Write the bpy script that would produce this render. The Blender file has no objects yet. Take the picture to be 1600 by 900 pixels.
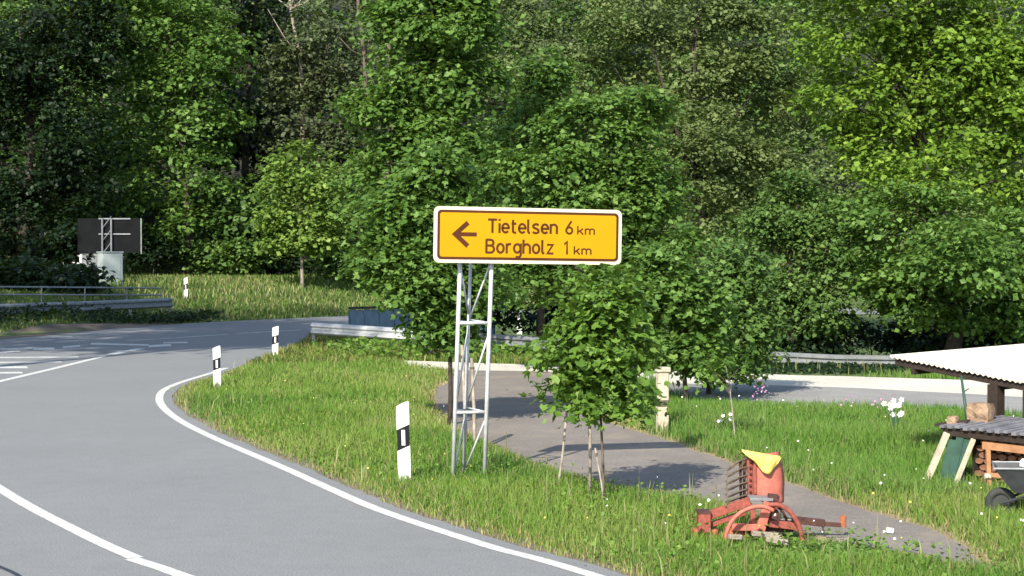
import bpy, math, random
import numpy as np
from mathutils import Vector, Matrix
R = math.radians
random.seed(7)
rng = np.random.default_rng(11)
scene = bpy.context.scene
C = scene.collection

# ------------------------------------------------------------------ camera
CAMH, F = 2.8, 2600.0
PITCH = math.atan(50 / F)
cam_d = bpy.data.cameras.new('camera')
cam = bpy.data.objects.new('camera', cam_d)
C.objects.link(cam)
cam.location = (0, 0, CAMH)
cam.rotation_euler = (math.pi / 2 - PITCH, 0, 0)
cam_d.sensor_width = 36
cam_d.lens = 36 * F / 1600
cam_d.clip_end = 5000
cam_d.clip_start = 0.2
scene.camera = cam

# ------------------------------------------------------------------ light
SUN_EL = R(37)
SDX, SDY = 0.36, 0.933                       # the way the shadows fall on the ground
w = bpy.data.worlds.new("World")
scene.world = w
w.use_nodes = True
nt = w.node_tree
sky = nt.nodes.new('ShaderNodeTexSky')
sky.sky_type = 'NISHITA'
sky.sun_disc = False
sky.sun_elevation = SUN_EL
sky.sun_rotation = math.atan2(-SDX, -SDY)
nt.nodes['Background'].inputs[1].default_value = 0.15
nt.links.new(sky.outputs[0], nt.nodes['Background'].inputs[0])
sd = bpy.data.lights.new('sun', 'SUN')
sd.energy = 4.7
sd.angle = R(0.55)
sd.color = (1.0, 0.93, 0.81)
sun = bpy.data.objects.new('sun', sd)
C.objects.link(sun)
sv = Vector((SDX, SDY, -math.tan(SUN_EL) * math.hypot(SDX, SDY)))
sun.rotation_euler = sv.to_track_quat('-Z', 'Y').to_euler()
sun.location = (-20, -20, 40)
scene.view_settings.view_transform = 'Standard'
scene.view_settings.look = 'None'
scene.view_settings.exposure = 0.88
scene.view_settings.gamma = 1
scene.cycles.max_bounces = 6
scene.cycles.transmission_bounces = 4

# ------------------------------------------------------------------ pixel -> world helpers (pixels of the 1600x900 photograph)
cp, sp = math.cos(PITCH), math.sin(PITCH)
def ray(px, py):
    a, b = (px - 800) / F, (450 - py) / F
    return Vector((a, cp + b * sp, -sp + b * cp))
def G(px, py, z=0.0):
    r = ray(px, py); t = (z - CAMH) / r.z
    return (r.x * t, r.y * t)
def P(px, py, d):
    r = ray(px, py); t = d / r.y
    return Vector((r.x * t, d, CAMH + r.z * t))

def sstep(a, b, x):
    t = np.clip((x - a) / (b - a), 0, 1)
    return t * t * (3 - 2 * t)
EX = [-400, -60, -45, -22, -17.2, -15.5, -12.5, -7.6, 0, 6, 60, 400]
EY = [40, 44, 46, 51, 56, 65, 70.7, 77.6, 85, 87.3, 89.5, 95]
def vnoise(x, y):
    return (np.sin(x * 1.0 + 1.3 * np.sin(y * .7)) + np.sin(y * 1.17 + 1.7 * np.sin(x * .53 + 2)) + np.sin((x + y) * .61 + 4)) / 3
def gz(x, y):
    x = np.asarray(x, float); y = np.asarray(y, float)
    e = np.interp(x, EX, EY)
    bank = 1.5 * sstep(0.3, 20, y - e)
    hill = 0.42 * np.maximum(0, y - 99 - 4 * np.sin(x * .05)) 
    hill = np.minimum(hill, 34 + 4 * np.sin(x * .03 + 1))
    hill = hill + 0.5 * vnoise(x * .15, y * .15) * sstep(100, 120, y)
    y0 = 44.2 - .22 * np.clip(x, 0, 25)
    dip = -.7 * np.clip((x + 6) / 14, 0, 1) * sstep(0, 3, y - y0) * (1 - sstep(60, 74, y))
    return bank + hill + dip
def gzf(x, y): return float(gz(x, y))

# ------------------------------------------------------------------ materials
def mat(name):
    m = bpy.data.materials.new(name); m.use_nodes = True
    return m, m.node_tree.nodes, m.node_tree.links, m.node_tree.nodes['Principled BSDF']
def noise_node(N, L, scale, detail=4, rough=.6, vec=None):
    n = N.new('ShaderNodeTexNoise'); n.inputs['Scale'].default_value = scale
    n.inputs['Detail'].default_value = detail; n.inputs['Roughness'].default_value = rough
    if vec is not None: L.new(vec, n.inputs['Vector'])
    return n
def ramp(N, L, fac, stops):
    r = N.new('ShaderNodeValToRGB')
    while len(r.color_ramp.elements) < len(stops): r.color_ramp.elements.new(.5)
    for e, (p, c) in zip(r.color_ramp.elements, stops):
        e.position = p; e.color = (*c, 1)
    L.new(fac, r.inputs[0]); return r
def mixc(N, L, fac, a, b, mode='MIX'):
    m = N.new('ShaderNodeMix'); m.data_type = 'RGBA'; m.blend_type = mode
    if isinstance(fac, float): m.inputs[0].default_value = fac
    else: L.new(fac, m.inputs[0])
    for v, k in ((a, 6), (b, 7)):
        if isinstance(v, tuple): m.inputs[k].default_value = (*v, 1)
        else: L.new(v, m.inputs[k])
    return m.outputs[2]
def simple(name, c, rough=.6, c2=None, scale=8, metal=0.0, bump=0.0, spec=.4):
    m, N, L, b = mat(name)
    tc = N.new('ShaderNodeTexCoord')
    n = noise_node(N, L, scale, 5, .65, tc.outputs['Object'])
    c2 = c2 or tuple(v * .72 for v in c)
    r = ramp(N, L, n.outputs[0], [(.3, c2), (.65, c)])
    L.new(r.outputs[0], b.inputs['Base Color'])
    b.inputs['Roughness'].default_value = rough; b.inputs['Metallic'].default_value = metal
    b.inputs['Specular IOR Level'].default_value = spec
    if bump:
        n2 = noise_node(N, L, scale * 5, 3, .6, tc.outputs['Object'])
        bp = N.new('ShaderNodeBump'); bp.inputs['Strength'].default_value = bump; bp.inputs['Distance'].default_value = .02
        L.new(n2.outputs[0], bp.inputs['Height']); L.new(bp.outputs[0], b.inputs['Normal'])
    return m
def asphalt(name, base, var, tint=None):
    m, N, L, b = mat(name)
    g = N.new('ShaderNodeNewGeometry'); pos = g.outputs['Position']
    n1 = noise_node(N, L, .35, 5, .6, pos)
    r1 = ramp(N, L, n1.outputs[0], [(.3, tuple(v * (1 - var) for v in base)), (.7, tuple(v * (1 + var) for v in base))])
    n2 = noise_node(N, L, 60, 2, .7, pos)
    r2 = ramp(N, L, n2.outputs[0], [(.33, (.62, .62, .62)), (.7, (1.32, 1.32, 1.30))])
    c = mixc(N, L, 1.0, r1.outputs[0], r2.outputs[0], 'MULTIPLY')
    n3 = noise_node(N, L, 3.2, 6, .75, pos)
    r3 = ramp(N, L, n3.outputs[0], [(.33, (.93, .93, .93)), (.52, (1, 1, 1)), (.75, (1.05, 1.05, 1.04))])
    c = mixc(N, L, 1.0, c, r3.outputs[0], 'MULTIPLY')
    if tint:
        n4 = noise_node(N, L, 1.1, 5, .7, pos)
        r4 = ramp(N, L, n4.outputs[0], [(.5, (0, 0, 0)), (.68, (1, 1, 1))])
        c = mixc(N, L, r4.outputs[0], c, tint)
    L.new(c, b.inputs['Base Color']); b.inputs['Roughness'].default_value = .85
    bp = N.new('ShaderNodeBump'); bp.inputs['Strength'].default_value = .5; bp.inputs['Distance'].default_value = .01
    L.new(n2.outputs[0], bp.inputs['Height']); L.new(bp.outputs[0], b.inputs['Normal'])
    return m
def leafmat(name, c0, c1, c2, trans=.42, rough=.5):
    m, N, L, b = mat(name)
    a = N.new('ShaderNodeAttribute'); a.attribute_name = 'tone'
    r = ramp(N, L, a.outputs['Fac'], [(0, c0), (.5, c1), (1, c2)])
    L.new(r.outputs[0], b.inputs['Base Color']); b.inputs['Roughness'].default_value = rough
    b.inputs['Specular IOR Level'].default_value = .22
    t = N.new('ShaderNodeBsdfTranslucent')
    tcol = mixc(N, L, .5, r.outputs[0], (.16, .24, .02))
    L.new(tcol, t.inputs[0])
    mx = N.new('ShaderNodeMixShader'); mx.inputs[0].default_value = trans
    L.new(b.outputs[0], mx.inputs[1]); L.new(t.outputs[0], mx.inputs[2])
    L.new(mx.outputs[0], N['Material Output'].inputs[0])
    return m
def colmat(name, rough=.6, trans=.25):
    m, N, L, b = mat(name)
    a = N.new('ShaderNodeAttribute'); a.attribute_name = 'tint'
    L.new(a.outputs['Color'], b.inputs['Base Color']); b.inputs['Roughness'].default_value = rough
    b.inputs['Specular IOR Level'].default_value = .25
    t = N.new('ShaderNodeBsdfTranslucent'); L.new(a.outputs['Color'], t.inputs[0])
    mx = N.new('ShaderNodeMixShader'); mx.inputs[0].default_value = trans
    L.new(b.outputs[0], mx.inputs[1]); L.new(t.outputs[0], mx.inputs[2])
    L.new(mx.outputs[0], N['Material Output'].inputs[0])
    return m

M = {}
M['road'] = asphalt('road_asphalt', (.186, .190, .190), .05)
M['path'] = asphalt('path_asphalt', (.185, .162, .140), .15, (.235, .195, .150))
M['lane'] = asphalt('pale_gravel', (.55, .52, .44), .12)
M['yard'] = asphalt('grey_asphalt', (.24, .235, .222), .2)
M['shoulder'] = asphalt('shoulder_dirt', (.16, .135, .10), .3)
M['dirt'] = asphalt('bank_dirt', (.11, .085, .06), .35)
M['paint'] = simple('road_paint', (.62, .62, .58), .6, (.34, .34, .32), 22)
M['paintworn'] = simple('worn_road_paint', (.55, .55, .52), .7, (.26, .26, .25), 2.2)
M['tar'] = simple('tar_seam', (.03, .03, .032), .5)
M['maple'] = leafmat('maple_leaf', (.042, .096, .018), (.112, .215, .040), (.220, .340, .095))
M['fresh'] = leafmat('fresh_leaf', (.052, .115, .016), (.125, .235, .036), (.240, .360, .080))
M['yellow'] = leafmat('yellow_green_leaf', (.062, .120, .014), (.150, .260, .030), (.280, .410, .060), .42)
M['olive'] = leafmat('olive_leaf', (.058, .086, .026), (.125, .172, .054), (.205, .255, .100), .3)
M['dark'] = leafmat('shade_dark_leaf', (.004, .011, .005), (.009, .023, .008), (.022, .048, .013), .15)  # near-black greens: deep shade of the left trees put into leaf colour
M['deep'] = leafmat('deep_green_leaf', (.036, .078, .018), (.088, .165, .036), (.160, .250, .066), .28)
M['pale'] = leafmat('pale_leaf', (.080, .140, .025), (.180, .290, .055), (.300, .410, .100))
M['brush'] = leafmat('brushwood_leaf', (.034, .042, .020), (.066, .090, .036), (.120, .150, .065), .2)
M['bark'] = simple('grey_bark', (.15, .12, .09), .9, (.06, .045, .035), 9, bump=.8)
M['palebark'] = simple('pale_bark', (.36, .31, .25), .9, (.16, .13, .10), 7, bump=.6)
M['darkbark'] = simple('dark_bark', (.06, .045, .035), .9, (.025, .02, .016), 9, bump=.8)
M['grass'] = colmat('grass_blade', .6, .3)
M['flower'] = colmat('flower_petal', .6, .2)
M['galv'] = simple('galvanised_steel', (.56, .57, .58), .5, (.36, .37, .38), 6, .35)
M['polewhite'] = simple('pale_pole_paint', (.52, .53, .53), .5, (.36, .37, .38), 10, .1)
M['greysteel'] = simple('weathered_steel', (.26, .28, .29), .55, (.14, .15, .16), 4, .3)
M['yellowsign'] = simple('sign_yellow', (.47, .248, .003), .5, (.44, .228, .003), 2, spec=.15)
M['signwhite'] = simple('sign_cream_border', (.62, .57, .42), .4, (.56, .51, .37), 3)
M['signdark'] = simple('sign_dark_brown', (.080, .024, .005), .6, (.055, .016, .004), 3, spec=.2)
M['signback'] = simple('sign_back_shade_dark', (.012, .013, .014), .9, (.008, .009, .010), 2, spec=.04)  # near-black: shade over the traffic board's back is in this colour
M['plasticwhite'] = simple('white_plastic', (.80, .80, .78), .4, (.68, .68, .64), 7)
M['plasticblack'] = simple('black_plastic', (.012, .012, .014), .45)
M['reflector'] = simple('reflector', (.75, .76, .76), .15, (.65, .66, .66), 40)
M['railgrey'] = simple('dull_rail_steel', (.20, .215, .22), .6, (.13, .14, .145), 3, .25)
M['slate'] = simple('blue_grey_panel', (.085, .15, .215), .6, (.055, .10, .15), 3)
M['red'] = simple('faded_red_paint', (.32, .076, .052), .65, (.15, .042, .028), 22, bump=.4)
M['pink'] = simple('salmon_red_paint', (.46, .135, .098), .6, (.30, .085, .055), 13, bump=.1)  # salmon red, paler and pinker than the other red
M['orange'] = simple('orange_rust_paint', (.40, .12, .055), .8, (.22, .06, .03), 12, bump=.4)
M['rust'] = simple('dark_rust', (.09, .035, .025), .8, (.03, .014, .012), 14, bump=.5)
M['tine'] = simple('brown_spring_steel', (.15, .12, .085), .6, (.07, .05, .035), 20)
M['cloth'] = simple('yellow_cloth', (.68, .52, .14), .8, (.60, .42, .07), 12)
M['roofwhite'] = simple('cream_corrugated_sheet', (.66, .62, .52), .6, (.48, .44, .35), 3)
M['darkwood'] = simple('dark_stained_wood', (.035, .022, .015), .8, (.015, .01, .008), 10, bump=.4)
M['warmwood'] = simple('warm_timber', (.42, .22, .11), .75, (.28, .13, .06), 10, bump=.4)
M['palewood'] = simple('bleached_timber', (.52, .46, .35), .8, (.34, .29, .21), 8, bump=.4)
M['brick'] = simple('reddish_log_ends', (.26, .13, .075), .85, (.13, .06, .035), 14, bump=.5)
M['greenpaint'] = simple('green_painted_board', (.035, .085, .058), .6, (.02, .05, .035), 5)
M['rooftile'] = simple('grey_roof_sheet', (.20, .20, .22), .6, (.10, .10, .11), 6)
M['stone'] = simple('brown_stone', (.36, .25, .16), .9, (.13, .08, .05), 9, bump=.9)
M['barrow'] = simple('grey_barrow_metal', (.055, .06, .065), .6, (.03, .032, .035), 5, .3)
M['rubber'] = simple('dark_rubber', (.04, .045, .042), .8, (.02, .022, .02), 10)
M['wallwhite'] = simple('white_render', (.78, .78, .76), .9, (.66, .66, .64), 2)
M['cabinet'] = simple('pale_grey_cabinet', (.36, .40, .39), .6, (.28, .32, .31), 3)

# ------------------------------------------------------------------ mesh helpers
class MB:
    def __init__(s): s.v = []; s.f = []
    def add(s, vs, fs):
        o = len(s.v); s.v += [tuple(v) for v in vs]; s.f += [tuple(i + o for i in f) for f in fs]; return s
    def box(s, c, size, rz=0, rot=None, bev=0):
        hx, hy, hz = (a / 2 for a in size)
        m = rot if rot is not None else Matrix.Rotation(rz, 3, 'Z')
        vs = [Vector(c) + m @ Vector((x, y, z)) for z in (-hz, hz) for x, y in ((-hx, -hy), (hx, -hy), (hx, hy), (-hx, hy))]
        return s.add(vs, [(3, 2, 1, 0), (4, 5, 6, 7), (0, 1, 5, 4), (1, 2, 6, 5), (2, 3, 7, 6), (3, 0, 4, 7)])
    def bar(s, a, b, w, h, up=(0, 0, 1)):
        a, b = Vector(a), Vector(b); d = (b - a); L = d.length; d.normalize()
        x = d.cross(Vector(up))
        if x.length < 1e-4: x = d.cross(Vector((0, 1, 0)))
        x.normalize(); z = x.cross(d)
        m = Matrix((x, d, z)).transposed()
        return s.box((a + b) / 2, (w, L, h), rot=m)
    def tube(s, pts, rads, n=8, cap=True):
        pts = [Vector(p) for p in pts]; k = len(pts)
        if not hasattr(rads, '__len__'): rads = [rads] * k
        rings = []; ref = Vector((0.13, 0.9, 0.41))
        for i, p in enumerate(pts):
            t = (pts[min(i + 1, k - 1)] - pts[max(i - 1, 0)]).normalized()
            x = t.cross(ref).normalized(); y = t.cross(x)
            rings += [p + (x * math.cos(a) + y * math.sin(a)) * rads[i] for a in (2 * math.pi * j / n for j in range(n))]
        fs = [(i * n + j, i * n + (j + 1) % n, (i + 1) * n + (j + 1) % n, (i + 1) * n + j) for i in range(k - 1) for j in range(n)]
        if cap: fs += [tuple(range(n - 1, -1, -1)), tuple((k - 1) * n + j for j in range(n))]
        return s.add(rings, fs)
    def prism(s, poly, y0, y1, fr=lambda x, y, z: (x, y, z)):
        """poly in the x-z plane, extruded along y"""
        n = len(poly)
        vs = [fr(x, y0, z) for x, z in poly] + [fr(x, y1, z) for x, z in poly]
        return s.add(vs, [tuple(range(n)), tuple(range(2 * n - 1, n - 1, -1))] + [(i, i + n, (i + 1) % n + n, (i + 1) % n) for i in range(n)])
    def build(s, name, m, parent=None, smooth=False, bevel=0):
        me = bpy.data.meshes.new(name); me.from_pydata(s.v, [], s.f); me.validate()
        import bmesh
        bm = bmesh.new(); bm.from_mesh(me); bmesh.ops.recalc_face_normals(bm, faces=bm.faces)
        if bevel: bmesh.ops.bevel(bm, geom=list(bm.edges), offset=bevel, segments=1, affect='EDGES', clamp_overlap=True)
        bm.to_mesh(me); bm.free()
        if smooth: me.shade_smooth()
        me.materials.append(m)
        return link(name, me, parent)
def link(name, me, parent=None):
    o = bpy.data.objects.new(name, me); C.objects.link(o)
    if parent is not None:
        o.parent = parent
        o.matrix_parent_inverse = Matrix.Translation(-Vector(parent.location)) if False else parent.matrix_basis.inverted()
    return o
def thing(name, label, cat, loc=(0, 0, 0), rz=0, group=None):
    o = bpy.data.objects.new(name, None); C.objects.link(o)
    o.location = loc; o.rotation_euler = (0, 0, rz); o.empty_display_size = .2
    tag(o, label, cat, group); return o
def tag(o, label=None, cat=None, group=None, kind=None):
    if label: o['label'] = label
    if cat: o['category'] = cat
    if group: o['group'] = group
    if kind: o['kind'] = kind
    return o
def local(name, mb, m, parent, **k):
    """mesh given in the parent's own coordinates"""
    o = mb.build(name, m, None, **k); o.parent = parent; return o

def catmull(pts, n=8):
    p = [np.array(q, float) for q in pts]; p = [2 * p[0] - p[1]] + p + [2 * p[-1] - p[-2]]
    out = []
    for i in range(1, len(p) - 2):
        for t in np.linspace(0, 1, n, endpoint=False):
            out.append(.5 * ((2 * p[i]) + (-p[i - 1] + p[i + 1]) * t + (2 * p[i - 1] - 5 * p[i] + 4 * p[i + 1] - p[i + 2]) * t * t + (-p[i - 1] + 3 * p[i] - 3 * p[i + 1] + p[i + 2]) * t ** 3))
    out.append(p[-2]); return np.array(out)
def ribbon(name, pts, wd, z, m, kind='structure', jitter=0):
    pts = np.array(pts, float); d = np.gradient(pts, axis=0); d /= np.linalg.norm(d, axis=1)[:, None]
    nrm = np.stack([-d[:, 1], d[:, 0]], 1)
    k = len(pts); a = pts + nrm * wd / 2; b = pts - nrm * wd / 2
    if jitter: a += rng.normal(0, jitter, a.shape); b += rng.normal(0, jitter, b.shape)
    vs = [(x, y, z) for x, y in a] + [(x, y, z) for x, y in b]
    me = bpy.data.meshes.new(name); me.from_pydata(vs, [], [(i, i + k, i + 1 + k, i + 1) for i in range(k - 1)]); me.update()
    me.materials.append(m); o = link(name, me); o['kind'] = kind; return o
def sheet(name, poly, z, m):
    from mathutils.geometry import tessellate_polygon
    vs = [Vector((x, y, z + gzf(x, y))) for x, y in poly]
    tri = tessellate_polygon([vs])
    me = bpy.data.meshes.new(name); me.from_pydata(vs, [], tri); me.update()
    if sum(p.normal.z for p in me.polygons) < 0: me.flip_normals()
    me.materials.append(m); o = link(name, me); o['kind'] = 'structure'; return o
def inpoly(x, y, poly):
    poly = np.asarray(poly); r = np.zeros(x.shape, bool); j = len(poly) - 1
    for i in range(len(poly)):
        xi, yi = poly[i]; xj, yj = poly[j]
        c = ((yi > y) != (yj > y)) & (x < (xj - xi) * (y - yi) / (yj - yi + 1e-12) + xi)
        r ^= c; j = i
    return r
def edge_dist(x, y, poly, closed=True):
    poly = np.asarray(poly, float); d = np.full(x.shape, 1e9)
    for i in range(len(poly) - (0 if closed else 1)):
        a = poly[i]; b = poly[(i + 1) % len(poly)]; ab = b - a; l2 = ab @ ab + 1e-9
        t = np.clip(((x - a[0]) * ab[0] + (y - a[1]) * ab[1]) / l2, 0, 1)
        d = np.minimum(d, np.hypot(x - a[0] - t * ab[0], y - a[1] - t * ab[1]))
    return d
def rough_edge(pts, amp, n=4):
    pts = catmull(pts, n); return pts + rng.normal(0, amp, pts.shape)

# ------------------------------------------------------------------ terrain sheet
def axis(segs):
    out = []
    for a, b, s in segs: out += list(np.arange(a, b, s))
    return np.array(out + [segs[-1][1]])
gx = axis([(-1500, -200, 130), (-200, -60, 10), (-60, 60, 1.2), (60, 200, 10), (200, 1500, 130)])
gy = axis([(-400, -40, 60), (-40, 30, 5), (30, 130, 1.2), (130, 260, 6), (260, 1800, 140)])
X, Y = np.meshgrid(gx, gy); Z = gz(X, Y)
V = np.stack([X.ravel(), Y.ravel(), Z.ravel()], 1); nx = len(gx)
idx = np.arange(len(gy) * nx).reshape(len(gy), nx)
Fq = np.stack([idx[:-1, :-1], idx[:-1, 1:], idx[1:, 1:], idx[1:, :-1]], -1).reshape(-1, 4)
me = bpy.data.meshes.new('ground'); me.from_pydata(V.tolist(), [], Fq.tolist()); me.shade_smooth()
m, N, L, b = mat('ground_cover')
g_ = N.new('ShaderNodeNewGeometry'); pos = g_.outputs['Position']
n1 = noise_node(N, L, .45, 6, .65, pos); n2 = noise_node(N, L, 9, 4, .7, pos)
ra = ramp(N, L, n1.outputs[0], [(.35, (.050, .095, .018)), (.55, (.085, .130, .026)), (.7, (.11, .13, .04))])
rb = ramp(N, L, n2.outputs[0], [(.3, (.55, .55, .5)), (.7, (1.2, 1.2, 1.1))])
grs = mixc(N, L, 1.0, ra.outputs[0], rb.outputs[0], 'MULTIPLY')
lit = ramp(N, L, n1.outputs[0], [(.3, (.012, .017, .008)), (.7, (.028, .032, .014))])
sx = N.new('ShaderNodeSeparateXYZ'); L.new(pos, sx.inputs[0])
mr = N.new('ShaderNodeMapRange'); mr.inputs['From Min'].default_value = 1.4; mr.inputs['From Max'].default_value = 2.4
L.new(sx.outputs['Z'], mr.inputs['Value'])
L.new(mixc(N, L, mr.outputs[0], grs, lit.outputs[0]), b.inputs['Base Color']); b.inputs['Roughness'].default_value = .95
bp = N.new('ShaderNodeBump'); bp.inputs['Distance'].default_value = .06; L.new(n2.outputs[0], bp.inputs['Height']); L.new(bp.outputs[0], b.inputs['Normal'])
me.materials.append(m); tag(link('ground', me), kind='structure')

# ------------------------------------------------------------------ roads
img_line = [(920, 900), (760, 855), (600, 802), (520, 768), (450, 736), (385, 708), (330, 684), (285, 661), (258, 641), (249, 625), (256, 611), (282, 599), (330, 584), (380, 567), (440, 546)]
edge_pts = [(10, -2.4), (7, 3.2), (3.5, 9.4)] + [G(*p) for p in img_line] + [(-7.1, 55), (-7.3, 60), (-7.0, 66), (-5.6, 72), (-2, 76.5), (6, 79), (60, 81.5), (200, 84)]
edge_curve = catmull(edge_pts, 8)
dd = np.gradient(edge_curve, axis=0); dd /= np.linalg.norm(dd, axis=1)[:, None]
shift = np.stack([dd[:, 1], -dd[:, 0]], 1)                      # towards the verge
verge_edge = edge_curve + shift * .26 + rng.normal(0, .018, edge_curve.shape)
far_pts = [(200, 91), (60, 89.2), (6, 87.2), (0, 84.8), (-7.6, 77.4), (-12.5, 70.5), (-15.5, 64.6), (-17.4, 55.8), (-22, 50.8), (-45, 45.8), (-120, 42)]
near_left = [(-120, 36), (-45, 35), (-24, 31), (-16, 24), (-12, 13), (-9, 0), (-8, -30), (25, -30)]
road_poly = np.vstack([verge_edge, far_pts, near_left])
sheet('main_road', road_poly, .016, M['road'])
ribbon('road_shoulder', catmull([tuple(q) for q in (edge_curve + shift * .3)[8:150:4]], 3), .46, .008, M['shoulder'], jitter=.05)

path_left = [G(*p) for p in [(560, 566), (690, 574), (712, 580), (700, 596), (682, 612), (690, 640), (716, 668), (765, 695), (850, 730), (950, 757), (1050, 776), (1130, 792), (1230, 822), (1330, 848), (1430, 868), (1505, 886)]]
path_right = [G(*p) for p in [(1552, 892), (1530, 876), (1470, 836), (1350, 796), (1250, 762), (1180, 738), (1060, 694), (960, 664), (900, 640), (868, 612), (862, 585), (880, 573)]]
path_poly = np.vstack([rough_edge(path_left[1:], .025), rough_edge(path_right, .025)])
sheet('farm_path', path_poly, .008, M['path'])
lane_poly = np.vstack([rough_edge([G(*p) for p in [(498, 556), (600, 562), (720, 567), (860, 571), (980, 576), (1100, 583), (1250, 587), (1400, 591), (1620, 598), (1900, 606)]], .03),
                       rough_edge([G(*p) for p in [(1900, 650), (1620, 632), (1500, 622), (1300, 612), (1150, 607), (1040, 603), (940, 590), (880, 582), (700, 578), (600, 567), (515, 560)]], .05)])
sheet('gravel_lane', lane_poly, .012, M['lane'])
yard_poly = np.vstack([rough_edge([G(*p) for p in [(1030, 600), (1150, 602), (1300, 606), (1500, 616), (1900, 640)]], .03), rough_edge([G(*p) for p in [(1900, 690), (1620, 662), (1450, 648), (1300, 640), (1150, 634), (1030, 622)]], .06)])
sheet('yard_asphalt', yard_poly, .020, M['yard'])
dirt_poly = np.vstack([rough_edge([(-60, 43.5), (-30, 46.8), (-20.5, 51), (-17.0, 55.4), (-15.1, 64.2), (-13.5, 67.6)], .08), rough_edge([(-13.9, 68.3), (-16.2, 65.6), (-18.4, 57), (-22, 52.5), (-30, 49), (-60, 46)], .12)])
sheet('dirt_verge', dirt_poly, .024, M['dirt'])

M['fringe'] = asphalt('dry_fringe', (.27, .21, .115), .25)
ribbon('path_fringe', catmull(path_right[1:-1], 10), .30, .004, M['fringe'], jitter=.05)
ribbon('path_fringe', catmull(path_left[3:-2], 10), .24, .004, M['fringe'], jitter=.05)
ribbon('edge_line', edge_curve[6:125], .15, .020, M['paint'])
ribbon('far_edge_line', catmull([(-16.1, 62.5), (-15.0, 64.6), (-12.3, 69.7), (-9.8, 73.6), (-7.6, 76.4), (0, 83.6), (10, 86.5)], 8), .14, .024, M['paintworn'])
cl = catmull([(-11.5, 26), (-8.6, 23)] + [G(*p) for p in [(-60, 726), (0, 765), (100, 823), (210, 874)]], 8)
cl = catmull([G(-150, 668), G(-60, 727), G(0, 766), G(50, 796), G(100, 822), G(160, 852), G(212, 875)], 8)
ribbon('centre_line', cl, .15, .020, M['paint'])
ribbon('centre_line', catmull([G(206, 876), G(250, 890), G(295, 906), G(400, 940), (-.6, 11.4), (2.0, 7.4), (5, 2)], 8), .15, .020, M['paint'])
ribbon('divider_line', [G(-60, 612), G(0, 597), G(80, 578), G(165, 557)], .20, .020, M['paint'])
for a, b_ in (((174, 554.5), (194, 550)), ((202, 549.5), (219, 545.5))):
    ribbon('divider_dash', [G(*a), G(*b_)], .30, .020, M['paint'])
def stripe(p0, p1, t, m, nm='hatch_stripe'):
    """painted bar: image end points and vertical thickness in pixels, laid on the road"""
    (x0, y0), (x1, y1) = p0, p1
    sheet(nm, [G(x0, y0 - t / 2), G(x1, y1 - t / 2), G(x1 + 2, y1 + t / 2), G(x0, y0 + t / 2)], .020, m)
for p0, p1, t, m_ in [((-40, 575), (42, 575), 3.2, 'paint'), ((-40, 584), (34, 583.5), 2.6, 'paint'), ((-40, 568), (95, 566.5), 2, 'paintworn'), ((-40, 560), (122, 559), 2, 'paintworn'),
                      ((-30, 554), (30, 550), 1.6, 'paintworn'), ((52, 546.5), (84, 545.5), 3, 'paint'), ((98, 543.5), (124, 541.5), 2.4, 'paint'), ((0, 546), (50, 545), 1.6, 'paintworn'),
                      ((142, 538), (232, 540), 2.2, 'paint'), ((232, 542), (266, 540), 3.2, 'paint'), ((255, 536.5), (292, 536), 2, 'paintworn'), ((80, 528), (112, 527), 1.2, 'paintworn')]:
    stripe(p0, p1, t, M[m_])
for a, b_ in (((200, 533), (243, 530.5)), ((248, 530), (268, 529)), ((275, 528.5), (356, 523)), ((368, 522), (470, 516)), ((482, 515), (545, 508))):
    ribbon('far_centre_dash', [G(*a), G(*b_)], .22, .020, M['paintworn'])
ribbon('tar_seam', catmull([G(-30, 878), G(0, 889), G(26, 901), G(60, 925)], 6), .05, .020, M['tar'])

# ------------------------------------------------------------------ leaves and trees
def foliage_mesh(name, c, n, s, tone, m, lobed=False):
    k = len(c)
    n = n / (np.linalg.norm(n, axis=1)[:, None] + 1e-9)
    r = rng.normal(size=(k, 3)); t = np.cross(n, r); t /= np.linalg.norm(t, axis=1)[:, None] + 1e-9; b_ = np.cross(n, t)
    if lobed:
        sh = np.array([(0, -.35, 0), (-.42, -.18, .05), (-.55, .22, .10), (-.20, .20, .03), (0, .68, -.08), (.20, .20, .03), (.55, .22, .10), (.42, -.18, .05)])
        tri = [(0, 2, 1), (0, 3, 2), (0, 4, 3), (0, 5, 4), (0, 6, 5), (0, 7, 6)]
    else:
        sh = np.array([(0, -.5, 0), (-.42, .05, .12), (0, .55, -.05), (.42, .05, .12)])
        tri = [(0, 2, 1), (0, 3, 2)]
    q = len(sh)
    v = (c[:, None, :] + s[:, None, None] * (sh[None, :, 0, None] * t[:, None, :] + sh[None, :, 1, None] * b_[:, None, :] + sh[None, :, 2, None] * n[:, None, :])).reshape(-1, 3)
    f = (np.array(tri)[None] + (np.arange(k) * q)[:, None, None]).reshape(-1)
    return raw_mesh(name, v, f, m, tone=np.repeat(tone, q))
def raw_mesh(name, v, f, m, tone=None, tint=None):
    me = bpy.data.meshes.new(name); nt_ = len(f) // 3
    me.vertices.add(len(v)); me.vertices.foreach_set('co', v.astype(np.float32).ravel())
    me.loops.add(len(f)); me.loops.foreach_set('vertex_index', f.astype(np.int32))
    me.polygons.add(nt_); me.polygons.foreach_set('loop_start', (np.arange(nt_) * 3).astype(np.int32))
    me.update(calc_edges=True)
    if tone is not None:
        a = me.attributes.new('tone', 'FLOAT', 'POINT'); a.data.foreach_set('value', tone.astype(np.float32))
    if tint is not None:
        a = me.attributes.new('tint', 'FLOAT_COLOR', 'POINT'); a.data.foreach_set('color', np.hstack([tint, np.ones((len(tint), 1))]).astype(np.float32).ravel())
    me.materials.append(m); return me
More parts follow.
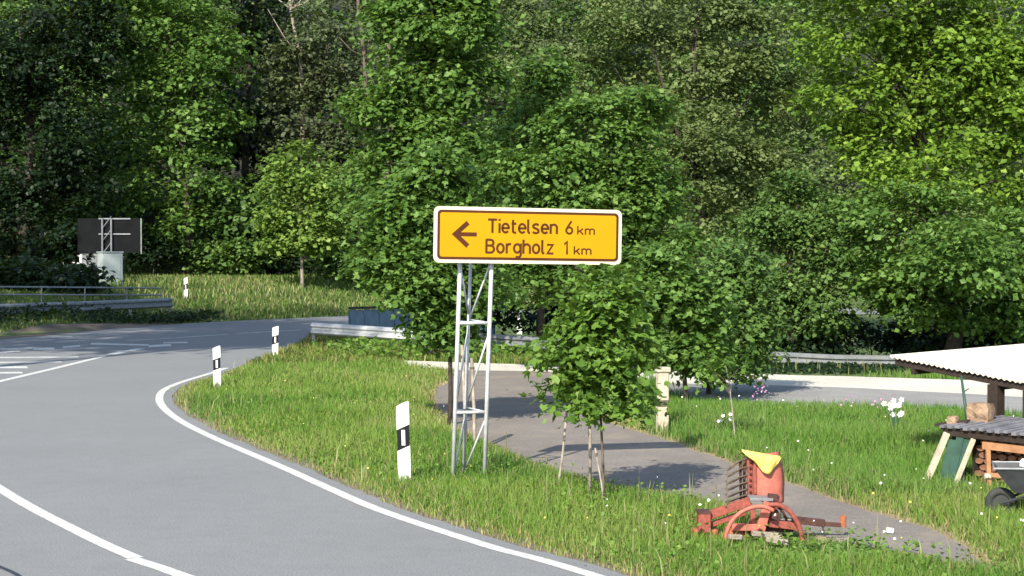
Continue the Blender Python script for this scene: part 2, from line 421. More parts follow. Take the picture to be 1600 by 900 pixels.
def crown_points(blobs, nleaf, leaf, clump=1.0, front=False, layered=.4, dens_in=.25):
    """blobs: (x,y,z,rx,ry,rz). Leaves gathered in sprays on bumpy shells and some inside."""
    blobs = np.array(blobs, float)
    area = (blobs[:, 3] * blobs[:, 5] + blobs[:, 3] * blobs[:, 4] + blobs[:, 4] * blobs[:, 5])
    per = 16; nc = max(12, int(nleaf / per))
    bi = rng.choice(len(blobs), nc, p=area / area.sum()); B = blobs[bi]
    d = rng.normal(size=(nc, 3))
    if front: d[:, 1] = np.where(d[:, 1] > 0.35 * np.abs(d[:, 0] + .01), -d[:, 1], d[:, 1])
    d /= np.linalg.norm(d, axis=1)[:, None]
    # every blob is broken into smaller billows, leafy on top and outside
    ns = 16; sub = rng.normal(size=(len(blobs), ns, 3)); sub /= np.linalg.norm(sub, axis=2)[..., None]
    if front: sub[..., 1] = -np.abs(sub[..., 1])
    sj = rng.integers(0, ns, nc); sd_ = sub[bi, sj]; sr = (.30 + .16 * ((sj * 7 + bi * 3) % 5) / 4)
    d2 = rng.normal(size=(nc, 3)) + sd_ * .8 + np.array([0, -.1, .55]); d2 /= np.linalg.norm(d2, axis=1)[:, None]
    flat = np.array([1, 1, .72])
    vec = sd_ * .72 + d2 * sr[:, None] * flat
    usesub = rng.random(nc) < .86
    ph = bi * 1.7
    bump = .16 * np.sin(d[:, 0] * 5 + ph) * np.sin(d[:, 2] * 6 + ph * 2) + .12 * np.sin(d[:, 0] * 11 + d[:, 2] * 9 + ph)
    rr = np.where(rng.random(nc) < dens_in, rng.uniform(.35, .8, nc), rng.uniform(.82, 1.04, nc)) * (1 + bump)
    # drop sprays by a smooth noise: leaves real gaps
    vec = np.where(usesub[:, None], vec * (1 + bump * .5)[:, None], d * rr[:, None] * .85)
    d = np.where(usesub[:, None], d2, d)
    cpos = B[:, :3] + vec * B[:, 3:6]
    q = cpos / (leaf * 6.5)
    keep = (np.sin(q[:, 0] * 1.1 + 2 * np.sin(q[:, 2])) + np.sin(q[:, 2] * 1.3 + 1.5 * np.sin(q[:, 1] + q[:, 0])) + np.sin(q[:, 1] * 1.2)) > -1.75
    cpos, d, B = cpos[keep], d[keep], B[keep]; nc = len(cpos)
    cr = leaf * rng.uniform(1.3, 3.0, nc) * clump
    ctone = rng.normal(0, .15, nc)
    rep = rng.integers(int(per * .5), int(per * 1.5) + 1, nc)
    i = np.repeat(np.arange(nc), rep); k = len(i)
    off = rng.normal(size=(k, 3)); off[:, 2] *= layered
    # sprays hang outwards: droop with distance along the outward direction
    p = cpos[i] + off * cr[i][:, None] * .75
    out = d[i].copy(); r_out = (off * d[i]).sum(1)
    p[:, 2] -= np.abs(r_out) * cr[i] * .25
    n = np.array([0, 0, .75]) + out * .55 + rng.normal(0, .38, (k, 3))
    s = leaf * rng.uniform(.45, 1.35, k)
    h = (p[:, 2] - p[:, 2].min()) / (np.ptp(p[:, 2]) + 1e-6)
    tone = np.clip(.42 + ctone[i] + rng.normal(0, .17, k) , 0, 1)
    return p, n, s, tone
def make_trunk(base, blobs, r, m, parent, nlimb=10, bend=.3, fork=.35):
    base = Vector(base); bl = np.array(blobs)
    top = Vector(bl[np.argmax(bl[:, 2])][:3])
    cen = Vector((bl[:, :3] * bl[:, 3:4]).sum(0) / bl[:, 3].sum())
    pts = []
    for t in np.linspace(0, 1, 8):
        q = base.lerp(Vector((cen.x, cen.y, base.z)), min(1, t * 1.1)) if False else base.lerp(Vector((cen.x, cen.y, 0)), t ** 1.5)
        z = base.z - .12 + (top.z - base.z + .12) * t
        pts.append((q.x + bend * math.sin(t * 5 + base.x) * r * 3, q.y, z))
    mb = MB().tube(pts, [r * (1.25 if i == 0 else 1) * (1 - .8 * t) for i, t in enumerate(np.linspace(0, 1, 8))], 8)
    lb = mb
    for k in range(nlimb):
        b_ = bl[k % len(bl)]
        e = Vector(b_[:3]) + Vector(rng.uniform(-.6, .6, 3) * b_[3:6])
        t = random.uniform(fork, .85); j = t * 7; i0 = int(j)
        s_ = Vector(pts[i0]).lerp(Vector(pts[min(7, i0 + 1)]), j - i0)
        if e.z < s_.z - .2: e.z = s_.z + abs(b_[5]) * .2
        mid = s_.lerp(e, .5) + Vector((random.uniform(-.1, .1), random.uniform(-.1, .1), .12)) * (e - s_).length
        rr_ = r * (1 - .8 * t) * .36
        lb.tube([s_, s_.lerp(mid, .5) + Vector((0, 0, .03)) * (e - s_).length, mid, mid.lerp(e, .5), e], [rr_, rr_ * .85, rr_ * .65, rr_ * .4, rr_ * .15], 5)
    lb.build('trunk', m, parent, smooth=True)
def tree(name, label, cat, px, d, blobs_px, leaf, nleaf, m, r=.12, bark=None, lobed=False, group=None, base_x=None, base_z=None, nlimb=10, depth=.9, clump=1.0, front=False, fork=.35, dens_in=.3):
    x = (px - 800) / F * d if base_x is None else base_x
    z = gzf(x, d) if base_z is None else base_z
    t = thing(name, label, cat, (x, d, z), group=group)
    bl = []
    for q in blobs_px:
        bx, by, brx, bry = q[:4]; off = q[4] if len(q) > 4 else 0
        p = P(bx, by, d + off); s = (d + off) / F
        bl.append((p.x, p.y, p.z, brx * s, max(brx, bry * .8) * s * depth, bry * s))
    p, n, s, tone = crown_points(bl, nleaf, leaf, clump, front, dens_in=dens_in)
    me = foliage_mesh('crown', p, n, s, tone, m, lobed)
    link('crown', me, t)
    make_trunk((x, d, z), bl, r, bark or M['darkbark'], t, nlimb, fork=fork)
    return t
WG = 'roadside trees in front of the wood'
# --- young roadside trees
tree('young_maple', 'small young maple with dense round crown and thin stems, front right of the yellow sign', 'tree', 941, 18.9,
     [(930, 520, 54, 60), (898, 560, 40, 52), (965, 545, 44, 66), (935, 610, 48, 38), (968, 615, 38, 36), (882, 605, 24, 26), (942, 466, 44, 42)], .10, 4500, M['fresh'], .020, M['bark'], True, nlimb=14, fork=.5)
tree('young_maple', 'slim young maple behind the front one, pointed top beside the yellow sign', 'tree', 1075, 31,
     [(1062, 400, 38, 42), (1045, 450, 55, 50), (1085, 470, 50, 60), (1050, 530, 55, 50), (1095, 540, 45, 55), (1030, 440, 60, 60)], .12, 11000, M['maple'], .05, M['darkbark'], True, nlimb=14, fork=.45)
tree('young_maple', 'darker young tree right of the pointed maple, shading the end of the pale lane', 'tree', 1110, 33.5,
     [(1140, 470, 48, 55), (1175, 520, 40, 50), (1125, 560, 58, 34), (1155, 420, 38, 40)], .11, 8500, M['deep'], .05, M['darkbark'], True, nlimb=12, fork=.45)
tree('sapling', 'thin leaning sapling with sparse leaves in the meadow above the red machine', 'tree', 1152, 24.7,
     [(1132, 585, 30, 20), (1110, 570, 25, 18), (1158, 570, 22, 22)], .085, 260, M['fresh'], .016, M['palebark'], True, nlimb=8, fork=.6)
tree('roadside_maple', 'leafy maple left of the sign mast with its dark trunk beside the left leg', 'tree', 707, 27.5,
     [(610, 385, 45, 45), (650, 330, 60, 55), (600, 416, 42, 38), (665, 420, 60, 70), (688, 492, 34, 45), (700, 500, 42, 42), (720, 360, 45, 60), (690, 270, 50, 45), (740, 450, 36, 50)], .11, 20000, M['maple'], .045, M['darkbark'], True, nlimb=18, fork=.35)
# --- trees behind the guard rail and the wood edge
tree('tall_maple', 'tall maple with big pale leaves above the left end of the yellow sign', 'tree', 690, 46,
     [(690, 40, 75, 70), (650, 120, 70, 60), (720, 130, 60, 60), (600, 190, 55, 60), (670, 230, 80, 60), (600, 290, 55, 50), (740, 30, 40, 60), (620, 30, 40, 40), (720, -60, 80, 60)], .18, 24000, M['maple'], .22, lobed=False, nlimb=20)
tree('bushy_tree', 'broad bushy green tree directly behind the right half of the yellow sign', 'tree', 900, 40,
     [(860, 280, 80, 60), (930, 220, 80, 65), (1000, 300, 65, 75), (830, 340, 60, 50), (940, 330, 90, 60), (900, 400, 90, 60), (980, 170, 55, 45), (820, 430, 50, 60), (1010, 410, 55, 60)], .14, 30000, M['maple'], .16, nlimb=20)
tree('slender_tree', 'slender tree with a small rounded pale top above the yellow sign', 'tree', 840, 52,
     [(855, 105, 40, 32), (830, 160, 45, 40), (800, 215, 45, 40), (870, 190, 40, 40), (780, 270, 40, 50)], .17, 6500, M['maple'], .14, nlimb=14)
tree('olive_tree', 'fine leaved dull olive tree filling the top middle right of the scene', 'tree', 1090, 62,
     [(1040, 120, 110, 90), (1150, 180, 110, 100), (980, 80, 80, 70), (1230, 110, 80, 90), (1100, 280, 110, 90), (1060, 20, 100, 60), (1200, 300, 90, 80), (940, 150, 60, 70), (1140, 90, 100, 80), (1090, 240, 90, 80, -4), (1090, 360, 70, 70, -4)], .165, 42000, M['olive'], .3, nlimb=24)
tree('hedge_tree', 'dark low tree between the young maples and the big bright maple', 'tree', 1240, 50,
     [(1210, 400, 80, 80), (1270, 460, 80, 70), (1180, 480, 70, 60), (1300, 380, 70, 70), (1240, 320, 70, 60)], .14, 21000, M['deep'], .2, nlimb=16)
tree('bright_maple', 'large bright yellow green maple at the upper right corner', 'tree', 1440, 54,
     [(1330, 60, 80, 60), (1430, 30, 90, 70), (1540, 60, 90, 80), (1320, 160, 80, 50), (1420, 150, 80, 60), (1530, 190, 90, 70), (1600, 130, 80, 90), (1380, 230, 70, 50), (1610, 270, 80, 80), (1400, -60, 200, 60), (1470, 100, 110, 90), (1490, 262, 80, 50, -3.5), (1400, 280, 60, 40, -3)], .195, 36000, M['yellow'], .32, nlimb=22)
tree('shaded_maple', 'green maple below the bright one, boughs drooping above the pale shelter roof', 'tree', 1480, 47,
     [(1400, 330, 80, 55), (1500, 350, 80, 60), (1580, 400, 80, 70), (1380, 410, 60, 50), (1460, 430, 85, 50), (1540, 480, 80, 45), (1430, 480, 60, 30), (1620, 480, 60, 60), (1480, 400, 110, 90), (1500, 400, 80, 60, -3.5)], .175, 27000, M['maple'], .28, nlimb=18)
tree('brushy_tree', 'brownish thin leaved tree on the slope above the small round tree', 'tree', 490, 97,
     [(470, 110, 60, 60), (530, 150, 55, 60), (450, 190, 60, 50), (510, 230, 70, 50), (500, 50, 60, 50), (590, 240, 50, 60), (600, 120, 40, 60)], .28, 9000, M['brush'], .2, nlimb=20)
tree('dark_spruce', 'dark conifer like tree just left of the tall maple', 'tree', 545, 99,
     [(560, 300, 50, 60), (530, 350, 60, 50), (570, 400, 60, 50)], .28, 4500, M['dark'], .2, nlimb=10)
tree('round_tree', 'solitary small round crowned tree with slim pale stem on the grass bank', 'tree', 470, 86,
     [(472, 262, 42, 38), (440, 300, 38, 36), (505, 300, 38, 36), (472, 340, 55, 40), (428, 345, 28, 32), (518, 345, 26, 32), (470, 375, 50, 20)], .25, 8500, M['pale'], .10, M['palebark'], nlimb=14, fork=.5)
tree('lit_tree', 'tall sunlit tree left of the small round tree, above the dark board', 'tree', 290, 94,
     [(250, 40, 90, 70), (330, 70, 60, 60), (190, 110, 50, 40), (280, 140, 85, 50), (300, 200, 80, 50), (220, 200, 60, 50), (260, 270, 95, 50), (200, 310, 50, 40), (320, 300, 50, 40), (230, -50, 150, 70), (270, 90, 90, 80), (300, 365, 55, 40)], .30, 20000, M['maple'], .32, nlimb=20)
tree('dark_tree', 'tree with shade-dark leaves between the tall sunlit tree and the small round tree', 'tree', 390, 100,
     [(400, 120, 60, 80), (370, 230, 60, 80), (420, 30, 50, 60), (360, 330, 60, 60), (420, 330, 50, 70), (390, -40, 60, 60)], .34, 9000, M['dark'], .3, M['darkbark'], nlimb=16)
tree('shade_tree', 'big tree with shade-dark leaves at the left edge behind the guard rail', 'tree', 40, 90,
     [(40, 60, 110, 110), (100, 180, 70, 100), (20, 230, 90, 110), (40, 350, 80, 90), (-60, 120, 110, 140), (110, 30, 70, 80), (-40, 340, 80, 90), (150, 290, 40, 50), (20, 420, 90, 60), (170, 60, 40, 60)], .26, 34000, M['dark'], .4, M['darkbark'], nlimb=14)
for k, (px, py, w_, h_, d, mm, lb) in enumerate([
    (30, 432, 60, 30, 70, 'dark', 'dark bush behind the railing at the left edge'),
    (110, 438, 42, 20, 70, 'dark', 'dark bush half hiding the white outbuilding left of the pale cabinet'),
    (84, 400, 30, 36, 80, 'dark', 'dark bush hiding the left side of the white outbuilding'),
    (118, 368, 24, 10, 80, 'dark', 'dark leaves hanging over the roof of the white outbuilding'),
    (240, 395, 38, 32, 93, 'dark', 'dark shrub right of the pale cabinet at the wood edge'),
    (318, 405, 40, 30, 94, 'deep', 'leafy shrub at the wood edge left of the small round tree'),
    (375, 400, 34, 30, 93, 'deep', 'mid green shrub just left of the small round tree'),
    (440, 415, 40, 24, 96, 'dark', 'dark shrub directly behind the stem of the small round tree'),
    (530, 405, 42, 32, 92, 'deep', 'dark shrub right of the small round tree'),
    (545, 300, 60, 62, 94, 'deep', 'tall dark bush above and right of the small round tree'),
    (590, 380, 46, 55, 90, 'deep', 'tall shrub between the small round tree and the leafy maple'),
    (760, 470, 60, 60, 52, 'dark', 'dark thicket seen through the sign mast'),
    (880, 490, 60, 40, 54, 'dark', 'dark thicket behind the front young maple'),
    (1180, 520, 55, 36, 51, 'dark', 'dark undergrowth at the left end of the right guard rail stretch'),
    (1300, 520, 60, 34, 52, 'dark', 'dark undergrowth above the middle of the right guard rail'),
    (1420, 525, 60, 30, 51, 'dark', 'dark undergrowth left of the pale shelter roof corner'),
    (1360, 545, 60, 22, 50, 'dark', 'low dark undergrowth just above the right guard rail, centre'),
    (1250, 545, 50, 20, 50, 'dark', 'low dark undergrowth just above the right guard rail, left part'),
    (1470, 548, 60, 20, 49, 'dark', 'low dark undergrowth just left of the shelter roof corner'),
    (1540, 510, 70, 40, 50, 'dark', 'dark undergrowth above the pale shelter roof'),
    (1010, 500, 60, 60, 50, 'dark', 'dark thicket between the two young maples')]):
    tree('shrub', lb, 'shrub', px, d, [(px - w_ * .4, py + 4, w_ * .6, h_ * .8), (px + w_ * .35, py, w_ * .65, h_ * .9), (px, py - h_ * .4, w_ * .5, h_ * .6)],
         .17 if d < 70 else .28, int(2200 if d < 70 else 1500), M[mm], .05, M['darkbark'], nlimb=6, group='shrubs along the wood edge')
# --- trees beside the frame on the left that shade the junction
def offtree(x, y, z0, h, r, label, m='deep'):
    z = gzf(x, y)
    t = thing('roadside_tree', label, 'tree', (x, y, z), group='tall trees shading the junction from the left')
    bl = [(x + random.uniform(-.45, .45) * r, y + random.uniform(-.45, .45) * r, z + z0 + (h - z0) * q, r * s_, r * s_, (h - z0) * .22) for q, s_ in ((.12, .8), (.28, 1), (.45, 1), (.6, .95), (.78, .75), (.9, .5), (.35, 1.0), (.55, .9))]
    p, n, s, tone = crown_points(bl, 6500, .5, 1.2, dens_in=.4)
    link('crown', foliage_mesh('crown', p, n, s, tone, M[m]), t)
    make_trunk((x, y, z), bl, .32, M['darkbark'], t, 10)
offtree(-19.8, 25, 21, 33, 3.6, 'tall tree on the near left verge before the junction')
offtree(-23.5, 28, 20, 34, 4.4, 'taller tree farther left on the near verge of the side road')
offtree(-28, 30.5, 20, 37, 5, 'tallest tree on the near verge of the side road')
offtree(-34, 31, 16, 36, 5, 'farthest left tree on the near verge of the side road')
offtree(-35.5, 51.5, 6, 29, 5.2, 'very tall tree beyond the side road left of the railing')
offtree(-42, 56, 6, 28, 5, 'very tall tree farthest left beyond the side road')

# --- bare trunks on the slope
def bare(px, y0, y1, d, lean, r, label, m):
    a = P(px, y1, d); x = a.x; z = gzf(x, d); t = thing('bare_tree', label, 'tree', (x, d, z), group='pale bare trunks on the wooded slope')
    top = P(px + lean, y0, d)
    pts = [(x, d, z - .2)] + [(x + (top.x - x) * q ** 1.3 + .25 * math.sin(q * 9 + px), d + .3 * math.sin(q * 4), z + (top.z - z) * q) for q in (.2, .4, .55, .7, .85, 1)]
    tb = MB().tube(pts, [r, r * .9, r * .8, r * .75, r * .6, r * .5, r * .35], 8)
    b_ = tb
    for k in range(9):
        i = random.choice((3, 4, 5)); s_ = Vector(pts[i]); e = s_ + Vector((random.uniform(-2.2, 2.2), random.uniform(-1, 1), random.uniform(1, 3)))
        b_.tube([s_, s_.lerp(e, .5) + Vector((0, 0, -.2)), e], [r * .35, r * .2, r * .08], 5)
    b_.build('trunk', m, t, smooth=True)
bare(480, -60, 420, 97, -26, .18, 'pale crooked trunk near the top edge above the small round tree', M['palebark'])
bare(568, -60, 400, 96, -4, .2, 'straight pale trunk between the round tree and the tall maple', M['bark'])
bare(600, -60, 380, 92, 14, .20, 'brown forked trunk right of the straight pale trunk', M['bark'])
# --- brushwood and the far wood on the slope
cs = []
def mass(name, spots, leaf, nper, m, label, cat):
    P_, N_, S_, T_ = [], [], [], []
    for (x, y, zc, rx, rz) in spots:
        bl = [(x + random.uniform(-.5, .5) * rx, y + random.uniform(-.3, .3) * rx, zc + random.uniform(-.6, .6) * rz, rx * random.uniform(.5, .8), rx * .6, rz * random.uniform(.4, .65)) for _ in range(5)]
        p, n, s, tn = crown_points(bl, nper, leaf, 1.0, front=True)
        tn = np.clip(tn + random.uniform(-.22, .22), 0, 1)
        P_.append(p); N_.append(n); S_.append(s); T_.append(tn)
    o = link(name, foliage_mesh(name, np.vstack(P_), np.vstack(N_), np.hstack(S_), np.hstack(T_), m)); tag(o, label, cat, kind='stuff'); return o
spots = []; spots2 = []; spots3 = []
for row, (yy, rz) in enumerate(((99, 3), (104, 4), (113, 5), (124, 5.5), (137, 6), (150, 6))):
    for x in np.arange(-48, 50, 6.2):
        x = x + random.uniform(-1.5, 1.5); y = yy + random.uniform(-3, 3)
        if abs(x) > .36 * y + 6 or (row == 0 and x < -30): continue
        q = (x, y, gzf(x, y) + rz * .95 + random.uniform(-.5, 2), 4.4, rz)
        (spots2 if (-.16 * y < x < -.03 * y and random.random() < .75) else spots3 if x > 0 and random.random() < .6 else spots).append(q)
mass('far_wood', spots, .36, 3600, M['deep'], 'dense green wood covering the slope behind the road', 'wood')
mass('brushwood', spots2, .30, 3600, M['brush'], 'brownish twiggy brushwood on the slope above the small round tree', 'brushwood')
mass('olive_wood', spots3, .32, 3600, M['olive'], 'dull olive trees of the wooded slope at upper right', 'wood')

# ------------------------------------------------------------------ grass
def blades(name, x, y, hgt, wid, col, label, cat='grass', lean=.45):
    k = len(x); z = gz(x, y) - .01
    a = rng.uniform(0, 2 * np.pi, k); dx, dy = np.cos(a), np.sin(a)
    la = rng.uniform(0, 2 * np.pi, k); le = np.abs(rng.normal(0, lean, k)) * hgt
    lx, ly = np.cos(la) * le, np.sin(la) * le
    w2 = wid / 2
    v = np.empty((k, 5, 3))
    v[:, 0] = np.stack([x - dx * w2, y - dy * w2, z], 1); v[:, 1] = np.stack([x + dx * w2, y + dy * w2, z], 1)
    mx_, my_, mz_ = x + lx * .35, y + ly * .35, z + hgt * .6
    v[:, 2] = np.stack([mx_ - dx * w2 * .8, my_ - dy * w2 * .8, mz_], 1); v[:, 3] = np.stack([mx_ + dx * w2 * .8, my_ + dy * w2 * .8, mz_], 1)
    v[:, 4] = np.stack([x + lx, y + ly, z + hgt * (1 - .25 * np.clip(le / hgt, 0, 1))], 1)
    f = (np.array([0, 1, 3, 0, 3, 2, 2, 3, 4])[None] + (np.arange(k) * 5)[:, None]).reshape(-1)
    tint = np.repeat(col, 5, axis=0)
    me = raw_mesh(name, v.reshape(-1, 3), f, M['grass'], tint=tint)
    return tag(link(name, me), label, cat, kind='stuff')
def gcol(x, y, dry, dry_w):
    k = len(x)
    n1 = .5 + .5 * vnoise(x * .8 + 3, y * .45); n2 = .5 + .5 * vnoise(x * 2.3, y * 1.6 + 7)
    deep = np.array([.075, .175, .024]); mid = np.array([.150, .245, .038]); yel = np.array([.235, .285, .080]); straw = np.array([.34, .30, .13])
    t = np.clip(n1 * .75 + n2 * .45 - .15 + rng.normal(0, .10, k), 0, 1)[:, None]
    c = np.where(t < .5, deep + (mid - deep) * t * 2, mid + (yel - mid) * (t - .5) * 2)
    m_ = (rng.random(k) < np.clip(.05 + dry * dry_w, 0, .85))[:, None]
    c = np.where(m_, straw * rng.uniform(.6, 1.1, (k, 1)), c)
    return c * rng.uniform(.84, 1.16, (k, 1))
def sample(n, d0, d1, power=1.0, margin=3):
    u = rng.random(n); d = d0 * (d1 / d0) ** u if power == 1.0 else (d0 ** (1 - power) + u * (d1 ** (1 - power) - d0 ** (1 - power))) ** (1 / (1 - power))
    hw = .3077 * d + margin
    return rng.uniform(-1, 1, n) * hw, d
verge_poly = np.vstack([verge_edge, [(200, -30), (25, -30)]])
def on_green(x, y):
    ok = ~inpoly(x, y, road_poly) & ~inpoly(x, y, path_poly) & ~inpoly(x, y, lane_poly) & ~inpoly(x, y, yard_poly)
    return ok
bx_, by_ = sample(520000, 13.5, 48, 1.35)
ok = on_green(bx_, by_); bx_, by_ = bx_[ok], by_[ok]
de = np.minimum(edge_dist(bx_, by_, verge_edge, False), edge_dist(bx_, by_, path_poly))
dr = np.exp(-de / .22)
keep = rng.random(len(bx_)) < np.clip(.25 + de / .35, 0, 1)
bx_, by_, de, dr = bx_[keep], by_[keep], de[keep], dr[keep]
meadow = (bx_ > 2.0) & (by_ > 19) & (bx_ / by_ > .08)
pn = .5 + .5 * vnoise(bx_ * 1.7 + 9, by_ * 1.2)
hg = (.06 + .15 * pn ** 1.5 + .11 * rng.random(len(bx_))) * np.clip(.45 + de / .9, .45, 1) * np.where(meadow, 1.35, 1)
wd = .0050 + .00030 * by_
mach = np.exp(-(((bx_ - 2.9) / 1.2) ** 2 + ((by_ - 16.1) / 1.1) ** 4))
hg *= 1 - .72 * mach
hg *= np.where((by_ > 38.5) & (bx_ > 2), .02, 1)
cc = gcol(bx_, by_, dr, .75)
cc[meadow] *= np.array([.72, .88, .8])
blades('grass', bx_, by_, hg, wd, cc, 'green grass on the verges and the island between road and path')
# seed stalks
sx_, sy_ = sample(2600, 14, 46, 1.3); ok = on_green(sx_, sy_) & (vnoise(sx_ * .9, sy_ * .7 + 2) > -.05); sx_, sy_ = sx_[ok], sy_[ok]
blades('grass_stalks', sx_, sy_, rng.uniform(.22, .40, len(sx_)), .007 + .0004 * sy_, np.array([.26, .27, .11]) * rng.uniform(.6, 1.1, (len(sx_), 1)), 'taller pale seed stalks standing in the grass', lean=.25)
# weeds in front of the guard rail
wx, wy = sample(60000, 42.5, 60, 1.2); ok = on_green(wx, wy) & (wx > -9) & (wx < 2.5); wx, wy = wx[ok], wy[ok]
wc = np.where(rng.random((len(wx), 1)) < .35, np.array([[.24, .23, .07]]), np.array([[.10, .15, .025]])) * rng.uniform(.6, 1.25, (len(wx), 1))
blades('tall_weeds', wx, wy, rng.uniform(.12, .42, len(wx)) * (.6 + .4 * vnoise(wx * 1.3, wy) ** 2) * np.where(wx > 3, .35, 1), rng.uniform(.025, .05, len(wx)), wc, 'yellowish tall weeds below the right guard rail', 'weeds')
# far bank
ux, uy = sample(150000, 56, 100, 1.2, 6); e_ = np.interp(ux, EX, EY); ok = (uy > e_ + .25) & (ux < 14) & ~inpoly(ux, uy, dirt_poly); ux, uy = ux[ok], uy[ok]
uc = np.where(rng.random((len(ux), 1)) < .3 + .25 * vnoise(ux * .3, uy * .4)[:, None], np.array([[.27, .28, .11]]), np.array([[.100, .175, .030]])) * rng.uniform(.6, 1.25, (len(ux), 1))
blades('bank_grass', ux, uy, rng.uniform(.14, .4, len(ux)) * np.where((ux < -12) & (uy < 74), .45, 1) * np.clip(.4 + (uy - np.interp(ux, EX, EY)) / 4, .4, 1), rng.uniform(.04, .075, len(ux)), uc, 'tall meadow grass on the bank beyond the far road')
# broad leaved weeds and flowers
def leafy(name, x, y, z0, z1, s0, s1, per, m, label, spread=.12):
    k = len(x); i = np.repeat(np.arange(k), per); q = len(i)
    p = np.stack([x[i] + rng.normal(0, spread, q), y[i] + rng.normal(0, spread, q), gz(x[i], y[i]) + rng.uniform(z0, z1, q)], 1)
    n = np.array([0, 0, .8]) + rng.normal(0, .45, (q, 3))
    o = link(name, foliage_mesh(name, p, n, rng.uniform(s0, s1, q), np.clip(rng.normal(.55, .2, q), 0, 1), m)); tag(o, label, 'weeds', kind='stuff')
lx_, ly_ = sample(2600, 14, 45, 1.4); ok = on_green(lx_, ly_) & (vnoise(lx_ * .8 + 5, ly_ * .6) > .12); leafy('broadleaf_weeds', lx_[ok], ly_[ok], .03, .18, .025, .06, 8, M['fresh'], 'broad leaved weeds scattered through the grass')
q1 = [G(*p) for p in [(1275, 868), (1300, 872), (1325, 866), (1345, 860), (1360, 872), (1300, 882), (1265, 876), (1335, 882), (1375, 862)]]
q1 = np.array(q1 * 3) + rng.normal(0, .12, (27, 2))
leafy('garden_weeds', q1[:, 0], q1[:, 1], .02, .12, .04, .08, 10, M['maple'], 'clump of broad leaved plants right of the red machine', .10)
q2 = np.stack([rng.uniform(-5, 2, 120), rng.uniform(44.5, 48, 120)], 1)
leafy('rail_weeds', q2[:, 0], q2[:, 1], .05, .55, .09, .17, 14, M['fresh'], 'leafy weeds growing below the right guard rail', .3)
q3 = np.stack([rng.uniform(2.2, 15, 1500), rng.uniform(-2.2, 5, 1500)], 1); q3[:, 1] += 41.9 - .24 * q3[:, 0] + 1.5
leafy('ditch_weeds', q3[:, 0], q3[:, 1], .0, .045, .07, .12, 14, M['dark'], 'dark weeds along the far side of the pale lane', .3)
q4 = np.stack([rng.uniform(-20.5, -13, 240), np.zeros(240)], 1); q4[:, 1] = np.interp(q4[:, 0], [-20.5, -13], [58.5, 71.5]) + rng.uniform(-1.5, 1.5, 240)
leafy('railing_weeds', q4[:, 0], q4[:, 1], .0, .4, .10, .2, 10, M['dark'], 'dark weeds at the foot of the left railing', .3)
def flowers(name, pts, zr, s, col, label, per=1, spread=.0):
    pts = np.array(pts); i = np.repeat(np.arange(len(pts)), per); k = len(i)
    c = np.stack([pts[i, 0] + rng.normal(0, spread, k), pts[i, 1] + rng.normal(0, spread, k), rng.uniform(*zr, k)], 1)
    ang = np.linspace(0, 2 * np.pi, 6, endpoint=False)
    v = np.empty((k, 7, 3)); up = np.array([-.3, -.6, .6]); n = up + rng.normal(0, .3, (k, 3)); n /= np.linalg.norm(n, axis=1)[:, None]
    t = np.cross(n, [0, 0, 1.]); t /= np.linalg.norm(t, axis=1)[:, None]; b_ = np.cross(n, t)
    ss = s * rng.uniform(.6, 1.2, k)
    v[:, 0] = c
    for j, a in enumerate(ang):
        v[:, j + 1] = c + (t * math.cos(a) + b_ * math.sin(a)) * ss[:, None] * (1 if j % 2 else .8) + n * ss[:, None] * .25
    f = (np.array([q for j in range(6) for q in (0, j + 1, (j + 1) % 6 + 1)])[None] + (np.arange(k) * 7)[:, None]).reshape(-1)
    tint = np.repeat(np.array(col)[None] * rng.uniform(.75, 1.1, (k, 1)), 7, axis=0)
    o = link(name, raw_mesh(name, v.reshape(-1, 3), f, M['flower'], tint=tint)); tag(o, label, 'flowers', kind='stuff')
fx, fy = sample(260, 15, 36, 1.3); ok = on_green(fx, fy) & (fx / fy > .05); flowers('white_flowers', np.stack([fx, fy], 1)[ok], (.16, .36), .016, (.8, .8, .75), 'small white flowers dotted over the meadow')
fx, fy = sample(120, 15, 36, 1.3); ok = on_green(fx, fy); flowers('yellow_flowers', np.stack([fx, fy], 1)[ok], (.12, .26), .014, (.7, .62, .1), 'small pale yellow flowers in the grass')
flowers('pink_flowers', [G(1185, 632), G(1187, 640), G(1370, 668), G(1380, 660), G(1190, 655), G(1325, 665)], (.3, .5), .02, (.40, .20, .32), 'loose pink and mauve flowers standing in the meadow', 9, .09)
def flowering(px, py, z0, label, sc=1.0, n=9):
    x, y = G(px, py); t = thing('flowering_plant', label, 'plant', (x, y, 0))
    st = MB(); fl_c = []
    for k in range(n):
        e = (x + random.uniform(-.14, .14) * sc, y + random.uniform(-.12, .12) * sc, z0 * random.uniform(.65, 1.1))
        st.tube([(x, y, 0), ((x + e[0]) / 2, (y + e[1]) / 2, e[2] * .6), e], [.006, .005, .003], 4); fl_c.append(e)
    st.build('stems', M['greenpaint'], t)
    for e in fl_c:
        b_ = MB(); vs = [e]; 
        for j in range(10):
            a = j * math.pi / 5; rr_ = (.042 if j % 2 else .028) * sc
            vs.append((e[0] + math.cos(a) * rr_, e[1] - .02, e[2] + math.sin(a) * rr_))
        b_.add(vs, [(0, j + 1, (j + 1) % 10 + 1) for j in range(10)]); b_.build('blossom', M['plasticwhite'], t)
flowering(1398, 690, .62, 'tall white flowering plant in the meadow left of the pale shelter roof', 1.15, 12)
flowering(1132, 676, .28, 'low white flowering plant beside the thin leaning sapling', .8, 6)

